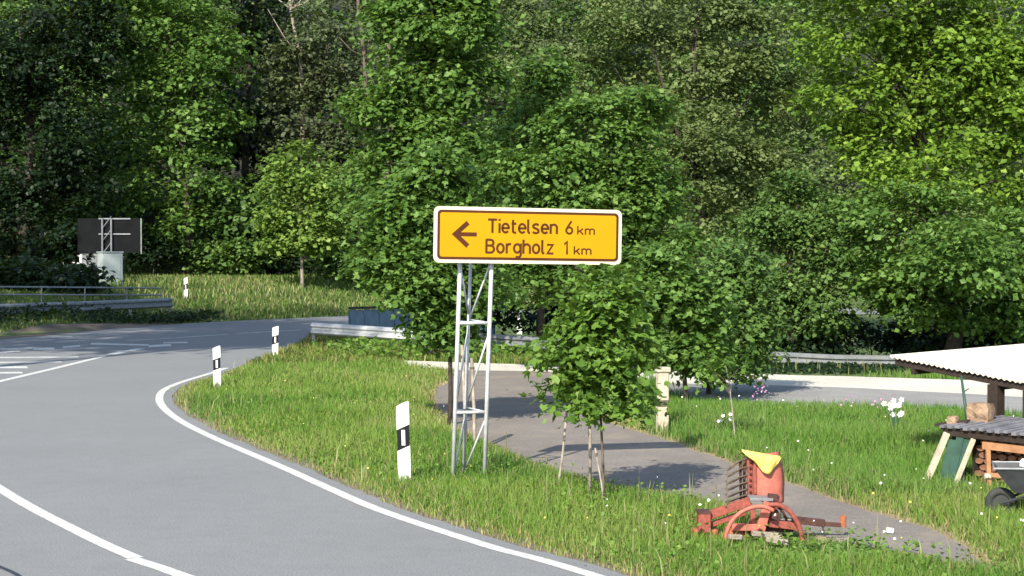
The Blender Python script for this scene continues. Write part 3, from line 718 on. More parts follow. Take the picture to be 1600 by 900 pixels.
# ------------------------------------------------------------------ delineator posts
def delineator(px, py, label, hgt=1.0, wpost=.135, rz=0.25, sink=0, tilt=0):
    x, y = G(px, py); z = gzf(x, y)
    if abs(z) > .05:                                  # stands on the bank: walk the ray to the terrain
        for _ in range(30):
            x, y = G(px, py, z); z = gzf(x, y)
    t = thing('delineator_post', label, 'delineator post', (x, y, z), rz, 'black and white delineator posts along the road')
    hw, hd = wpost / 2, .05
    def sec(s=1.0): return [(-hw * s, -hd * s), (hw * s, -hd * s), (hw * .75 * s, hd * .5 * s), (0, hd * 1.1 * s), (-hw * .75 * s, hd * .5 * s)]
    def slab(z0l, z0r, z1l, z1r, s=1.0):
        q = sec(s); f = lambda xx, l, r_: l + (r_ - l) * (xx + hw) / (2 * hw)
        vs = [(a, b_, f(a, z0l, z0r)) for a, b_ in q] + [(a, b_, f(a, z1l, z1r)) for a, b_ in q]
        n = 5
        return MB().add(vs, [tuple(range(n)), tuple(range(2 * n - 1, n - 1, -1))] + [(i, i + n, (i + 1) % n + n, (i + 1) % n) for i in range(n)])
    k = hgt
    local('lower_body', slab(-.05, -.05, .42 * k, .48 * k), M['plasticwhite'], t)
    local('black_band', slab(.42 * k, .48 * k, .68 * k, .74 * k, .97), M['plasticblack'], t)
    local('top_cap', slab(.68 * k, .74 * k, .95 * k, 1.02 * k), M['plasticwhite'], t)
    local('reflector', MB().box((0, -hd - .002, .58 * k), (.045, .012, .19 * k)), M['reflector'], t, bevel=.003)
    t.rotation_euler = (0, tilt, rz); return t
delineator(631, 757, 'nearest delineator post, standing in the grass left of the sign mast', 1.0, .16, .3, tilt=-.03)
delineator(339, 606, 'delineator post beside the white edge line at the sharp bend', .88, .16, .35, tilt=-.02)
delineator(429, 559, 'delineator post near the start of the pale guard rail', .86, .17, .35, tilt=.02)
delineator(291, 495, 'distant delineator post at the right end of the left railing', 1.0, .18, -.2)
delineator(812, 522, 'small far delineator post seen between the sign mast and the young maple', .8, .2, -.2)

# ------------------------------------------------------------------ direction sign
ang = math.atan2(.62, 2.33)
pl = P(678, 366, 20.3)
sg = thing('direction_sign', 'yellow direction sign board with a left arrow on a pale lattice mast', 'road sign', (-.53, 20.75, 0))
BW, BH = 2.41, .69
org = Vector((pl.x, pl.y, pl.z)); ux3 = Vector((math.cos(ang), math.sin(ang), -.014)).normalized(); uy3 = Vector((-math.sin(ang), math.cos(ang), 0)); uz3 = ux3.cross(uy3)
def bp_(u, v, o=0): return org + ux3 * u + uz3 * v + uy3 * o            # o > 0 = behind the face
def rrect(u0, v0, u1, v1, r, n=5):
    out = []
    for cx, cy, a0 in ((u1 - r, v1 - r, 0), (u0 + r, v1 - r, 90), (u0 + r, v0 + r, 180), (u1 - r, v0 + r, 270)):
        out += [(cx + r * math.cos(R(a0 + 90 * i / n)), cy + r * math.sin(R(a0 + 90 * i / n))) for i in range(n + 1)]
    return out
def plate(name, poly, o0, o1, m):
    return MB().prism(poly, o0, o1, lambda x, y, z: bp_(x, z, y)).build(name, m, sg)
plate('board', rrect(0, -BH / 2, BW, BH / 2, .07), 0, .03, M['signwhite'])
plate('border_line', rrect(.042, -BH / 2 + .042, BW - .042, BH / 2 - .042, .05), -.003, -.0002, M['signdark'])
plate('yellow_face', rrect(.074, -BH / 2 + .074, BW - .074, BH / 2 - .074, .03), -.006, -.0032, M['yellowsign'])
lay = [0]
def stroke(mb, pts, wd, closed=False):
    pts = [Vector(p) for p in pts]; n = len(pts); L_, R_ = [], []
    for i in range(n):
        a = pts[i - 1] if (i > 0 or closed) else pts[i]; c = pts[(i + 1) % n] if (i < n - 1 or closed) else pts[i]
        d1 = (pts[i] - a); d2 = (c - pts[i])
        if d1.length < 1e-9: d1 = d2
        if d2.length < 1e-9: d2 = d1
        d1 = d1.normalized(); d2 = d2.normalized(); n1_ = Vector((-d1.y, d1.x)); n2_ = Vector((-d2.y, d2.x))
        mt = n1_ + n2_; mt = mt.normalized() if mt.length > 1e-6 else n1_
        k = min(1.6, 1 / max(.3, mt.dot(n1_))) * wd / 2
        L_.append(pts[i] + mt * k); R_.append(pts[i] - mt * k)
    lay[0] += 1; o = -.0065 - .00025 * (lay[0] % 4)
    vs = [bp_(p.x, p.y, o) for p in L_] + [bp_(p.x, p.y, o) for p in R_]
    m_ = n if closed else n - 1
    mb.add(vs, [(i, i + n, (i + 1) % n + n, (i + 1) % n) for i in range(m_)])
def arc(cx, cy, rx, ry, a0, a1, n=9): return [(cx + rx * math.cos(R(a0 + (a1 - a0) * i / n)), cy + ry * math.sin(R(a0 + (a1 - a0) * i / n))) for i in range(n + 1)]
GL = {
 'T': (.60, [[(0, .94), (.60, .94)], [(.30, .94), (.30, 0)]]),
 'i': (.0, [[(0, 0), (0, .70)], [(0, .86), (0, 1.0)]]),
 'e': (.46, [[(.02, .36), (.45, .36)] + arc(.235, .36, .225, .31, 8, 320, 12)]),
 't': (.32, [[(.10, .95)] + [(.10, .16)] + arc(.24, .16, .14, .11, 180, 270, 4) + [(.32, .05)], [(0, .68), (.32, .68)]]),
 'l': (.14, [[(0, 1), (0, .16), (.05, .06), (.14, .05)]]),
 's': (.42, [[(.40, .60), (.30, .67), (.14, .67), (.04, .58), (.05, .46), (.16, .38), (.28, .34), (.39, .25), (.39, .12), (.28, .05), (.12, .05), (.01, .13)]]),
 'n': (.42, [[(0, 0), (0, .72)], [(0, .45)] + arc(.21, .46, .21, .21, 170, 0, 7) + [(.42, 0)]]),
 'h': (.42, [[(0, 0), (0, 1)], [(0, .45)] + arc(.21, .46, .21, .21, 170, 0, 7) + [(.42, 0)]]),
 '6': (.50, [arc(.25, .29, .22, .24, 0, 360, 14), [(.40, 1.0), (.14, .56), (.035, .33)]]),
 'k': (.42, [[(0, 0), (0, 1)], [(.40, .70), (.03, .30)], [(.16, .42), (.42, 0)]]),
 'm': (.68, [[(0, 0), (0, .72)], [(0, .48)] + arc(.17, .50, .17, .17, 170, 0, 6) + [(.34, 0)], [(.34, .48)] + arc(.51, .50, .17, .17, 170, 0, 6) + [(.68, 0)]]),
 'B': (.50, [[(0, 0), (0, 1)], [(0, .95), (.26, .95)] + arc(.26, .745, .19, .205, 90, -90, 7) + [(0, .54)], [(0, .54), (.28, .54)] + arc(.28, .295, .21, .245, 90, -90, 7) + [(0, .05)]]),
 'o': (.46, [arc(.23, .36, .21, .31, 0, 360, 14)]),
 'r': (.28, [[(0, 0), (0, .72)], [(0, .46), (.06, .60), (.16, .67), (.28, .67)]]),
 'g': (.46, [arc(.23, .37, .21, .30, 0, 360, 14), [(.46, .72), (.46, -.08)] + arc(.26, -.08, .20, .17, 0, -130, 6)]),
 'z': (.42, [[(0, .66), (.38, .66), (.03, .05), (.42, .05)]]),
 '1': (.22, [[(0, .74), (.19, .95), (.19, 0)]]),
}
def width(txt, gap): return sum(GL[c][0] + gap for c in txt) - gap
def text(txt, u0, u1, v0, h, wd=.115):
    gap = .17; n0 = width(txt, gap); sx1 = (u1 - u0) / n0; u = u0; mb = MB()
    for ch in txt:
        wch, sts = GL[ch]
        for st in sts:
            closed = len(st) > 10 and abs(st[0][0] - st[-1][0]) < 1e-6 and abs(st[0][1] - st[-1][1]) < 1e-6
            pts = [(u + a * sx1, v0 + b_ * h) for a, b_ in (st[:-1] if closed else st)]
            stroke(mb, pts, wd * h, closed)
        u += (wch + gap) * sx1
    mb.build('lettering', M['signdark'], sg)
U = lambda px: (px - 678) / 292 * BW
text('Tietelsen', U(760), U(867), .028, .175, .165)
text('6', U(881), U(892), .028, .165, .16)
text('km', U(900), U(926), .028, .105, .19)
text('Borgholz', U(758), U(862), -.222, .175, .165)
text('1', U(879), U(884), -.222, .165, .16)
text('km', U(895), U(921), -.222, .105, .19)
am = MB(); stroke(am, [(U(713), .006), (U(743), .006)], .05); stroke(am, [(U(729.5), .150), (U(710), .006), (U(729.5), -.138)], .058); am.build('arrow', M['signdark'], sg)
legs = [((-.735, 20.62), (-.640, 20.55)), ((-.345, 20.68), (-.252, 20.60)), ((-.615, 20.98), (-.520, 20.92))]
def legp(i, z): a, b_ = legs[i]; t_ = z / 2.75; return Vector((a[0] + (b_[0] - a[0]) * t_, a[1] + (b_[1] - a[1]) * t_, z))
for i in range(3):
    MB().tube([legp(i, -.1), legp(i, 1.4), legp(i, 3.3 if i < 2 else 2.9)], .027 if i < 2 else .021, 10).build('leg', M['polewhite'], sg, smooth=True)
for z_ in (.86, 1.97):
    for a, b_ in ((0, 1), (1, 2), (2, 0)):
        MB().tube([legp(a, z_), legp(b_, z_ + (0 if (a, b_) == (0, 1) else .03))], .021 if (a, b_) == (0, 1) else .012, 8).build('rung', M['polewhite'], sg, smooth=True)
for a, b_, z0_, z1_ in ((2, 1, 1.97, 2.75), (2, 0, 2.05, 2.7), (2, 1, .9, 1.85), (0, 2, .9, 1.9), (2, 1, .05, .8), (0, 2, .05, .8)):
    MB().tube([legp(a, z0_), legp(b_, z1_)], .013, 6).build('brace', M['polewhite'], sg, smooth=True)
for v_ in (.2, -.2):
    MB().bar(bp_(.22, v_, .045), bp_(1.9, v_, .045), .03, .04).build('clamp_rail', M['galv'], sg)

# stakes of the young trees
def stake(a, b_, r, label, m='palebark'):
    a = Vector(a); t = thing('tree_stake', label, 'stake', (a.x, a.y, 0), group='stakes of the young trees')
    MB().tube([a, (a + Vector(b_)) / 2 + Vector((.01, 0, 0)), b_], [r, r * .95, r * .9], 7).build('shaft', M[m], t, smooth=True)
    c = a + (Vector(b_) - a) * .9
    MB().tube([c + Vector((0, 0, -.02)), c + Vector((0, 0, .02))], r * 1.35, 8).build('tie', M['tine'], t)
stake((*G(921, 780), -.1), P(921, 640, 18.9), .02, 'upright pale stake beside the stem of the front young maple')
stake((*G(870, 764), -.1), P(886, 640, 20.4), .017, 'thin leaning stake left of the front young maple')
stake((*G(946, 792), -.1), P(930, 700, 18.6), .012, 'short crossed stick at the foot of the front young maple')
stake((*G(728, 708), -.1), P(722, 540, 24.2), .028, 'pale stake seen behind the sign mast')
stake((*G(742, 708), -.1), P(737, 560, 24.4), .028, 'second pale stake behind the sign mast, right of the first')
# white post right of the young maple
x, y = G(1035, 676)
wp = thing('gate_post', 'weathered whitish square post in the meadow right of the front young maple', 'post', (x, y, 0), .2)
local('shaft', MB().box((0, 0, .46), (.17, .17, 1.02)), M['palewood'], wp, bevel=.012)
local('cap', MB().box((0, 0, 1.0), (.22, .22, .08)), M['palewood'], wp, bevel=.015)
local('leaf_shade_band', MB().box((0, 0, .47), (.178, .178, .12)), M['bark'], wp, bevel=.01)  # dark band painted round the shaft for shade from the leaves

# ------------------------------------------------------------------ guard rails
def wprof(): return [(0, -.165), (-.03, -.155), (-.08, -.115), (-.08, -.065), (-.02, -.02), (-.02, .02), (-.08, .065), (-.08, .115), (-.03, .155), (0, .165)]
def guardrail(name, pts, label, htop, m, mp, step=4.0, group=None, sc=1.0, straight=False):
    pts = [Vector((a, b_, 0)) for a, b_ in pts]; t = thing(name, label, 'guard rail', (pts[0].x, pts[0].y, gzf(pts[0].x, pts[0].y)), group=group)
    pos = []
    for a, b_ in zip(pts[:-1], pts[1:]):
        k = max(1, round((b_ - a).length / step)); pos += [a.lerp(b_, i / k) for i in range(k)]
    pos.append(pts[-1]); z0 = gzf(pos[0].x, pos[0].y); z1 = gzf(pos[-1].x, pos[-1].y); n_ = len(pos) - 1
    pos = [Vector((p.x, p.y, z0 + (z1 - z0) * i / n_ if straight else gzf(p.x, p.y))) for i, p in enumerate(pos)]
    for i in range(len(pos) - 1):
        a, b_ = pos[i], pos[i + 1]; d_ = (b_ - a).normalized(); sd_ = Vector((d_.y, -d_.x, 0)).normalized()
        if sd_.y > 0: sd_ = -sd_
        mb = MB(); q = [(o * sc, h * sc) for o, h in wprof()]; n = len(q); th = .006
        vs = []
        for e_, p in ((0, a - d_ * .03), (1, b_ + d_ * .03)):
            for o, h in q: vs.append(p - sd_ * o * (1 if True else 0) + Vector((0, 0, htop - .165 * sc + h)) + sd_ * (.0 + .004 * (i % 2)))
        fs = [(j, j + n, j + n + 1, j + 1) for j in range(n - 1)]
        vs2 = [v - sd_ * th for v in vs]; o_ = len(vs)
        mb.add(vs + vs2, fs + [(j + 1 + o_, j + n + 1 + o_, j + n + o_, j + o_) for j in range(n - 1)] + [(0, o_, n + o_, n), (n - 1, 2 * n - 1, 2 * n - 1 + o_, n - 1 + o_)])
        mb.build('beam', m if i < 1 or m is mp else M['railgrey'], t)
    for p in pos:
        d_ = (pts[-1] - pts[0]).normalized(); bk = Vector((-d_.y, d_.x, 0)); bk = bk if bk.y > 0 else -bk
        MB().box(p + bk * .10 + Vector((0, 0, (htop + .02) / 2 - .1)), (.10, .08, htop + .1), math.atan2(d_.y, d_.x)).build('post', mp, t)
    return t
# beams bulge towards the camera side
guardrail('guard_rail', [(-6.3, 52.6), (-2.5, 51.2), (2.2, 49.6), (9.2, 47.2), (16, 45.5), (26, 44)], 'pale steel guard rail running from the road edge to the right behind the young maples', .70, M['galv'], M['greysteel'], 4.0, sc=1.15)
lr = [(-30, 53.5), (-22.5, 58), (-19.2, 62.3), (-16.8, 66.2), (-14.6, 71.2)]
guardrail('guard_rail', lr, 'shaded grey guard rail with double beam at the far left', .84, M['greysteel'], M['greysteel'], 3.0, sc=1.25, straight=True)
rl = thing('pipe_railing', 'grey pipe railing just behind the shaded left guard rail', 'railing', (-22.5, 59, gzf(-22.5, 59)))
rp = []
for a, b_ in zip(lr[:-1], lr[1:]):
    for i in range(2): rp.append((a[0] + (b_[0] - a[0]) * i / 2 - .4, a[1] + (b_[1] - a[1]) * i / 2 + .8))
rp.append((lr[-1][0] - .5, lr[-1][1] + .5))
def rz_(b_): return 1.66 + (1.42 - 1.66) * (b_ - 62) / 9.5
for hh in (0, -.30):
    MB().tube([(a, b_, rz_(b_) + hh) for a, b_ in rp], .035, 6).build('rail', M['greysteel'] if hh > 1.2 else M['greysteel'], rl)
for a, b_ in rp: MB().tube([(a, b_, gzf(a, b_) - .1), (a, b_, rz_(b_))], .03, 6).build('post', M['greysteel'], rl)

# bridge parapet behind the pale guard rail
pp = thing('bridge_parapet', 'blue grey panelled parapet with dark coping behind the pale guard rail', 'parapet', (-5.9, 61, 0))
A_, B_ = Vector((-5.95, 61, 0)), Vector((-.6, 54.6, 0)); nP = 9
for i in range(nP):
    a = A_.lerp(B_, i / nP + .004); b_ = A_.lerp(B_, (i + 1) / nP - .004); h0 = .84 + .035 * i
    MB().bar(a + Vector((0, 0, (h0 - .5) / 2)), b_ + Vector((0, 0, (h0 - .5) / 2)), .07, h0 + .5).build('panel', M['slate'], pp)
    MB().bar(a + Vector((0, -.02, h0 + .05)), b_ + Vector((0, -.02, h0 + .085)), .16, .09).build('coping', M['plasticblack'], pp)
for i in range(nP + 1):
    p = A_.lerp(B_, i / nP); MB().box((p.x, p.y - .05, .1), (.07, .07, 1.15 + .06 * i), -.87).build('post', M['slate'], pp)

# ------------------------------------------------------------------ far left: back of a board, cabinet, outbuilding
x0, z1_ = P(120, 341, 78).x, P(120, 341, 78).z; x1, z0_ = P(220, 395, 78).x, P(220, 395, 78).z
xb = (x0 + x1) / 2; gb = gzf(xb, 78)
bs = thing('traffic_board', 'large dark traffic board seen from behind, left of the sunlit tree', 'road sign', (xb, 78, gb))
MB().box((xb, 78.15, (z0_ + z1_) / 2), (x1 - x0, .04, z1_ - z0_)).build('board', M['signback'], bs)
for zz in (z1_, z0_ + .9): MB().bar((x0 + 1.0, 78.10, zz - .02), (x1 - .5, 78.10, zz - .02), .05, .06).build('rail', M['greysteel'], bs)
MB().bar((x1, 78.1, z0_ - .05), (x1, 78.1, z1_), .05, .05).build('frame_edge', M['greysteel'], bs)
for xx in (160, 174): MB().tube([(P(xx, 400, 78).x, 78.0, gb - .1), (P(xx, 400, 78).x, 78.0, z1_)], .045, 8).build('post', M['greysteel'], bs)
for k in range(5):
    za = gb + .2 + k * .6; MB().tube([(P(160, 400, 78).x, 78, za), (P(174, 400, 78).x, 78, za + .55)], .02, 5).build('brace', M['greysteel'], bs)
cb = thing('utility_cabinet', 'tall pale grey cabinet under the back of the dark traffic board', 'cabinet', (P(172, 455, 75).x, 75, gzf(P(172, 455, 75).x, 75)), .62)
hb = P(172, 393, 75).z - cb.location.z
local('housing', MB().box((0, 0, hb / 2 - .05), (.95, .62, hb)), M['cabinet'], cb, bevel=.01)
local('door', MB().box((-.02, -.318, hb / 2), (.8, .02, hb - .25)), M['cabinet'], cb, bevel=.005)
local('lit_side_panel', MB().box((.483, 0, hb / 2 - .05), (.02, .56, hb - .1)), M['wallwhite'], cb, bevel=.005)  # whiter than the housing: brightness of the lit right face put into colour
local('lid', MB().box((0, 0, hb - .03), (1.03, .7, .05)), M['cabinet'], cb, bevel=.01)
hx = P(128, 400, 82).x; hz_ = gzf(hx, 84)
ob = thing('outbuilding', 'small white outbuilding glimpsed through dark foliage left of the cabinet', 'outbuilding', (hx, 84, hz_))
wh = P(128, 392, 82).z - hz_
local('wall', MB().box((0, 0, wh / 2 - .1), (2.3, 2.6, wh + .2)), M['wallwhite'], ob)
local('roof', MB().prism([(-1.5, wh), (1.5, wh), (1.4, wh + .1), (0, wh + .75), (-1.4, wh + .1)], -1.5, 1.5), M['signback'], ob)
local('door', MB().box((.2, -1.31, .95), (.8, .04, 1.9)), M['greysteel'], ob)
local('window', MB().box((-.65, -1.31, 1.3), (.5, .04, .5)), M['plasticblack'], ob)

# ------------------------------------------------------------------ wood shelter on the right
U2 = Vector((.6, -.8, 0)); V2 = Vector((.8, .6, 0)); Z2 = Vector((0, 0, 1))
Lc = Vector((5.0, 22.0, 1.48))
sh = thing('wood_shelter', 'open wood shelter with a flat cream corrugated roof on dark posts at the right edge', 'shelter', (6.5, 20.6, 0))
def rf(s, v): return Lc + U2 * s + V2 * v + Z2 * (-.105 * s + .02 * v)
nS, wS = 9, 3.6 / 9
for i in range(nS):
    mb = MB(); k = 10; vs = []
    for j in range(k + 1):
        s_ = i * wS + (wS + .02) * j / k; dz = .012 * math.cos(j * math.pi * 2 * 5 / k * 1.0) + .003 * (i % 2)
        for v_ in (0, 2.95): vs.append(rf(s_, v_) + Z2 * dz)
    fs = [(2 * j, 2 * j + 1, 2 * j + 3, 2 * j + 2) for j in range(k)]
    n_ = len(vs); mb.add(vs + [q - Z2 * .02 for q in vs], fs + [tuple(n_ + q for q in reversed(f)) for f in fs] + [(0, n_, n_ + 1, 1), (2 * k, 2 * k + 1, n_ + 2 * k + 1, n_ + 2 * k)] + [(2 * j, 2 * j + 2, n_ + 2 * j + 2, n_ + 2 * j) for j in range(k)] + [(2 * j + 1, n_ + 2 * j + 1, n_ + 2 * j + 3, 2 * j + 3) for j in range(k)])
    mb.build('roof_sheet', M['roofwhite'], sh)
for v_ in (.08, 1.4, 2.8):
    MB().bar(rf(.05, v_) - Z2 * .075, rf(3.55, v_) - Z2 * .075, .07, .08).build('purlin', M['darkwood'], sh)
for s_ in (.35, 1.6, 2.9):
    MB().bar(rf(s_, .04) - Z2 * .155, rf(s_, 2.9) - Z2 * .155, .06, .075).build('rafter', M['darkwood'], sh)
for s_, v_, wd in ((1.60, .12, .15), (2.08, .12, .10), (3.3, .12, .13), (1.6, 2.75, .12), (3.3, 2.75, .12)):
    top = rf(s_, v_) - Z2 * .12
    MB().box((top.x, top.y, top.z / 2 - .03), (wd, wd, top.z + .06), -.927).build('post', M['darkwood'], sh)
lp = thing('leaning_pole', 'thin greenish pole leaning up beside the brown stone block', 'pole', (5.55, 20.5, .7))
MB().tube([P(1511, 656, 20.6), P(1507, 625, 20.7), P(1502, 588, 20.9)], [.02, .018, .014], 6).build('shaft', M['greenpaint'], lp, smooth=True)
MB().tube([P(1506, 612, 20.75), P(1514, 607, 20.75)], [.01, .006], 5).build('twig', M['greenpaint'], lp)

A2 = Vector((5.15, 20.35, 0))
def q2(s, v, z): return A2 + U2 * s + V2 * v + Z2 * z
hut = thing('log_store', 'low log store with a ribbed grey lean roof and orange timber frame under the shelter', 'log store', tuple(q2(0, 0, 0)))
# ribbed roof strips
for i in range(24):
    s_ = .22 + i * .115
    MB().bar(q2(s_, -.10, .735 + .006 * (i % 3)), q2(s_, .95, .80), .062, .03 + .01 * (i % 2)).build('roof_rib', M['rooftile'], hut)
MB().bar(q2(1.6, -.06, .708), q2(1.6, .94, .772), 2.85, .02).build('roof_sheet', M['darkwood'], hut)
MB().bar(q2(.2, -.02, .66), q2(3.0, -.02, .66), .06, .07).build('eave_beam', M['darkwood'], hut)
for v_ in (.0, .85):
    for s_ in (.30, 1.55, 2.9): MB().box(q2(s_, v_ + .08, .31), (.07, .07, .66), -.927).build('post', M['darkwood'], hut)
MB().box(q2(.57, .30, .34), (.02, .5, .66), -.927).build('divider', M['darkwood'], hut)
# stacked split logs: rows of ends facing out
log_me = None
for r_ in range(8):
    for c_ in range(17):
        s_ = .63 + c_ * .135 + (.06 if r_ % 2 else 0); z_ = .045 + r_ * .075
        if z_ > .62: continue
        if log_me is None:
            mb = MB(); pg = [(.062 * math.cos(a) * (1 + .12 * math.sin(3 * a)), .036 * math.sin(a)) for a in np.linspace(0, 2 * math.pi, 8, endpoint=False)]
            mb.prism(pg, 0, .45); log_o = mb.build('log', M['brick'], None); log_me = log_o.data
        else: log_o = bpy.data.objects.new('log', log_me); C.objects.link(log_o)
        p = q2(s_, .07 + random.uniform(0, .04), z_)
        log_o.matrix_basis = Matrix.Translation(p) @ Matrix.Rotation(-.927, 4, 'Z') @ Matrix.Rotation(random.uniform(-.12, .12), 4, 'Y')
        log_o.parent = hut; log_o.matrix_parent_inverse = hut.matrix_basis.inverted()
# orange frame in front
MB().bar(q2(.78, -.03, .555), q2(3.0, -.03, .545), .05, .085).build('frame_rail', M['warmwood'], hut)
MB().bar(q2(.88, -.05, -.02), q2(.86, -.05, .512), .05, .05, up=(0, 1, 0)).build('frame_upright', M['warmwood'], hut)
MB().bar(q2(1.9, -.05, -.02), q2(1.9, -.05, .5), .05, .05, up=(0, 1, 0)).build('frame_upright', M['warmwood'], hut)
MB().bar(q2(.90, -.06, .22), q2(1.9, -.06, .24), .03, .05).build('frame_slat', M['warmwood'], hut)
MB().tube([q2(.86, -.11, .20), q2(.92, -.02, .20)], .035, 8).build('frame_peg', M['palewood'], hut)
# green boards and pale planks leaning at the end
for i, (s_, wd, hh) in enumerate(((.30, .11, .58), (.42, .11, .62), (.53, .10, .60))):
    o = MB().bar(q2(s_ + .0, -.20, 0), q2(s_ + .03, -.03, hh), wd, .022, up=tuple(U2.cross(Z2))).build('green_board', M['greenpaint'])
    tag(o, ['leftmost green board leaning on the end of the log store', 'tallest, middle green board leaning on the log store', 'right green board leaning on the log store beside the pale plank'][i], 'board', 'green boards leaning on the log store')
o = MB().bar(q2(.12, -.30, 0), q2(.27, -.06, .66), .05, .07).build('pale_plank', M['palewood']); tag(o, 'bleached plank leaning at the far left end of the log store', 'plank')
o = MB().bar(q2(.56, -.32, 0), q2(.66, -.06, .62), .035, .05).build('pale_plank', M['palewood']); tag(o, 'narrow pale plank leaning between the green boards and the logs', 'plank')
o = MB().bar(q2(-.02, .1, .725), q2(.35, .25, .79), .16, .035).build('dark_board', M['darkwood'], bevel=.004); tag(o, 'dark board sticking out over the left end of the log store roof', 'board')
def rock(name, c, s, m, label, cat, seed=0):
    import bmesh
    bm = bmesh.new(); bmesh.ops.create_cube(bm, size=1); bmesh.ops.subdivide_edges(bm, edges=list(bm.edges), cuts=3, use_grid_fill=True)
    rd = random.Random(seed)
    for v in bm.verts:
        l = v.co.length; v.co *= (1 - .35 * (l - .5)); v.co += Vector([rd.uniform(-.045, .045) for _ in range(3)])
        v.co = Vector((v.co.x * s[0], v.co.y * s[1], v.co.z * s[2]))
    me = bpy.data.meshes.new(name); bm.to_mesh(me); bm.free(); me.materials.append(m)
    o = link(name, me); o.location = c; o.rotation_euler = (0, 0, rd.uniform(-.9, -.5)); tag(o, label, cat); return o
p = P(1532, 645, 20.35); rock('stone_block', (p.x, p.y, p.z - .005), (.30, .24, .26), M['stone'], 'rough brown block lying on the log store roof before the dark post', 'stone', 3)
p = P(1489, 657, 20.25); rock('small_stone', (p.x, p.y, p.z - .01), (.13, .12, .13), M['stone'], 'small brown lump on the left end of the log store roof', 'stone', 5)

# ------------------------------------------------------------------ wheelbarrow
wb = thing('wheelbarrow', 'dark grey wheelbarrow standing before the log store at the right edge', 'wheelbarrow', (5.23, 17.75, 0), -.25)
tr = MB()
lo = [(.12, -.20, .30), (.62, -.22, .28), (.62, .22, .28), (.12, .20, .30)]; hi = [(-.08, -.29, .56), (.85, -.32, .58), (.85, .32, .58), (-.08, .29, .56)]
tr.add(lo + hi, [(3, 2, 1, 0), (0, 1, 5, 4), (1, 2, 6, 5), (2, 3, 7, 6), (3, 0, 4, 7)])
to = local('tray', tr, M['barrow'], wb); sm = to.modifiers.new('thick', 'SOLIDIFY'); sm.thickness = .012
local('tray_rim', MB().tube(hi + [hi[0]], .012, 6), M['greysteel'], wb)
def ringmesh(c, r, t, n=20, axis='y'):
    return MB().tube([(c[0] + r * math.cos(a), c[1], c[2] + r * math.sin(a)) for a in np.linspace(0, 2 * math.pi, n + 1)], t, 8)
wl = local('wheel', MB().tube([(0, -.02, .16), (0, .02, .16)], .10, 14), M['rubber'], wb)
ty = ringmesh((0, 0, .16), .125, .045).build('tyre', M['rubber'], None, smooth=True); ty.parent = wl
for s_ in (-1, 1):
    local('handle', MB().tube([(0, s_ * .07, .16), (.25, s_ * .18, .27), (.8, s_ * .24, .30), (1.45, s_ * .29, .62)], .016, 6), M['barrow'], wb)
    local('leg', MB().tube([(.55, s_ * .22, .29), (.58, s_ * .24, .0), (.66, s_ * .24, .0), (.78, s_ * .24, .3)], .016, 6), M['plasticblack'], wb)
o = MB().box((5.50, 17.55, .60), (.24, .16, .11), .2).build('white_sack', M['plasticwhite'], bevel=.03); tag(o, 'white folded sack lying in the wheelbarrow', 'sack')

# ------------------------------------------------------------------ red machine
D0 = 16.5; S0 = F / D0
mc = thing('farm_implement', 'old faded red farm implement with tines and drawbar, parked in the grass', 'farm implement', (2.54, D0, 0))
def mp(px, py, o=0.0): return ((px - 1200) / S0, o, (841 - py) / S0)
def mt(name, pxs, r, m, o=0.0, n=8, k=None, smooth=True):
    pts = [mp(p[0], p[1], p[2] if len(p) > 2 else o) for p in pxs]
    if k: pts = [tuple(q) for q in catmull(pts, k)]
    return local(name, MB().tube(pts, r, n), m, mc, smooth=smooth)
def mbar(name, a, b_, w_, h_, m, bev=.004):
    return local(name, MB().bar(mp(*a), mp(*b_), w_, h_), m, mc, bevel=bev)
# curved shield: a bent sheet
gridv = []; nxg, nzg = 8, 12
for j in range(nzg + 1):
    v_ = j / nzg; py = 792 - v_ * 80
    xl = 1171 + 3 * (1 - v_) ; xr = 1221 + 11 * math.sin(min(1, (1 - v_) * 1.15 + .08) * math.pi * .62) * 1.0
    if v_ < .14: xl += (0.14 - v_) * 210
    for i in range(nxg + 1):
        u_ = i / nxg; x_, o_, z_ = mp(xl + (xr - xl) * u_, py - 2 * u_); o_ = .10 + .10 * (2 * u_ - 1) ** 2 + .02 * v_
        gridv.append((x_, o_, z_))
pm = MB().add(gridv, [(j * (nxg + 1) + i, j * (nxg + 1) + i + 1, (j + 1) * (nxg + 1) + i + 1, (j + 1) * (nxg + 1) + i) for j in range(nzg) for i in range(nxg)])
sp_ = local('shield', pm, M['pink'], mc, smooth=True); s2 = sp_.modifiers.new('thick', 'SOLIDIFY'); s2.thickness = .02
mbar('shield_flange', (1177, 778, .17), (1175, 716, .17), .05, .055, M['red'])
mbar('shield_flange', (1184, 776, .13), (1183, 714, .13), .018, .03, M['red'])
for k in range(6): local('bolt', MB().box(mp(1176, 724 + k * 9.5, .125), (.022, .02, .022)), M['rust'], mc, bevel=.004)
mbar('saddle_plate', (1170, 778, -.02), (1206, 779, -.02), .22, .03, M['greysteel'])
mbar('saddle_bracket', (1200, 775, -.05), (1216, 777, -.05), .12, .05, M['rust'])
mt('hoop', [(1128, 846), (1130, 828), (1138, 809), (1152, 795), (1170, 787), (1188, 786), (1203, 792)], .022, M['pink'], -.28, 8, 5)
mt('hoop', [(1198, 786), (1214, 786), (1230, 796), (1243, 814), (1250, 836), (1251, 850)], .025, M['red'], -.16, 8, 5)
mt('hoop', [(1198, 792), (1215, 793), (1228, 806), (1233, 824)], .014, M['rust'], .05, 6, 5)
mbar('side_beam', (1107, 806, -.02), (1172, 783, -.02), .06, .085, M['red'])
mbar('side_beam', (1110, 822, .02), (1165, 802, .02), .05, .05, M['red'])
local('end_box', MB().box(mp(1100, 816, 0), (.12, .2, .19)), M['red'], mc, bevel=.006)
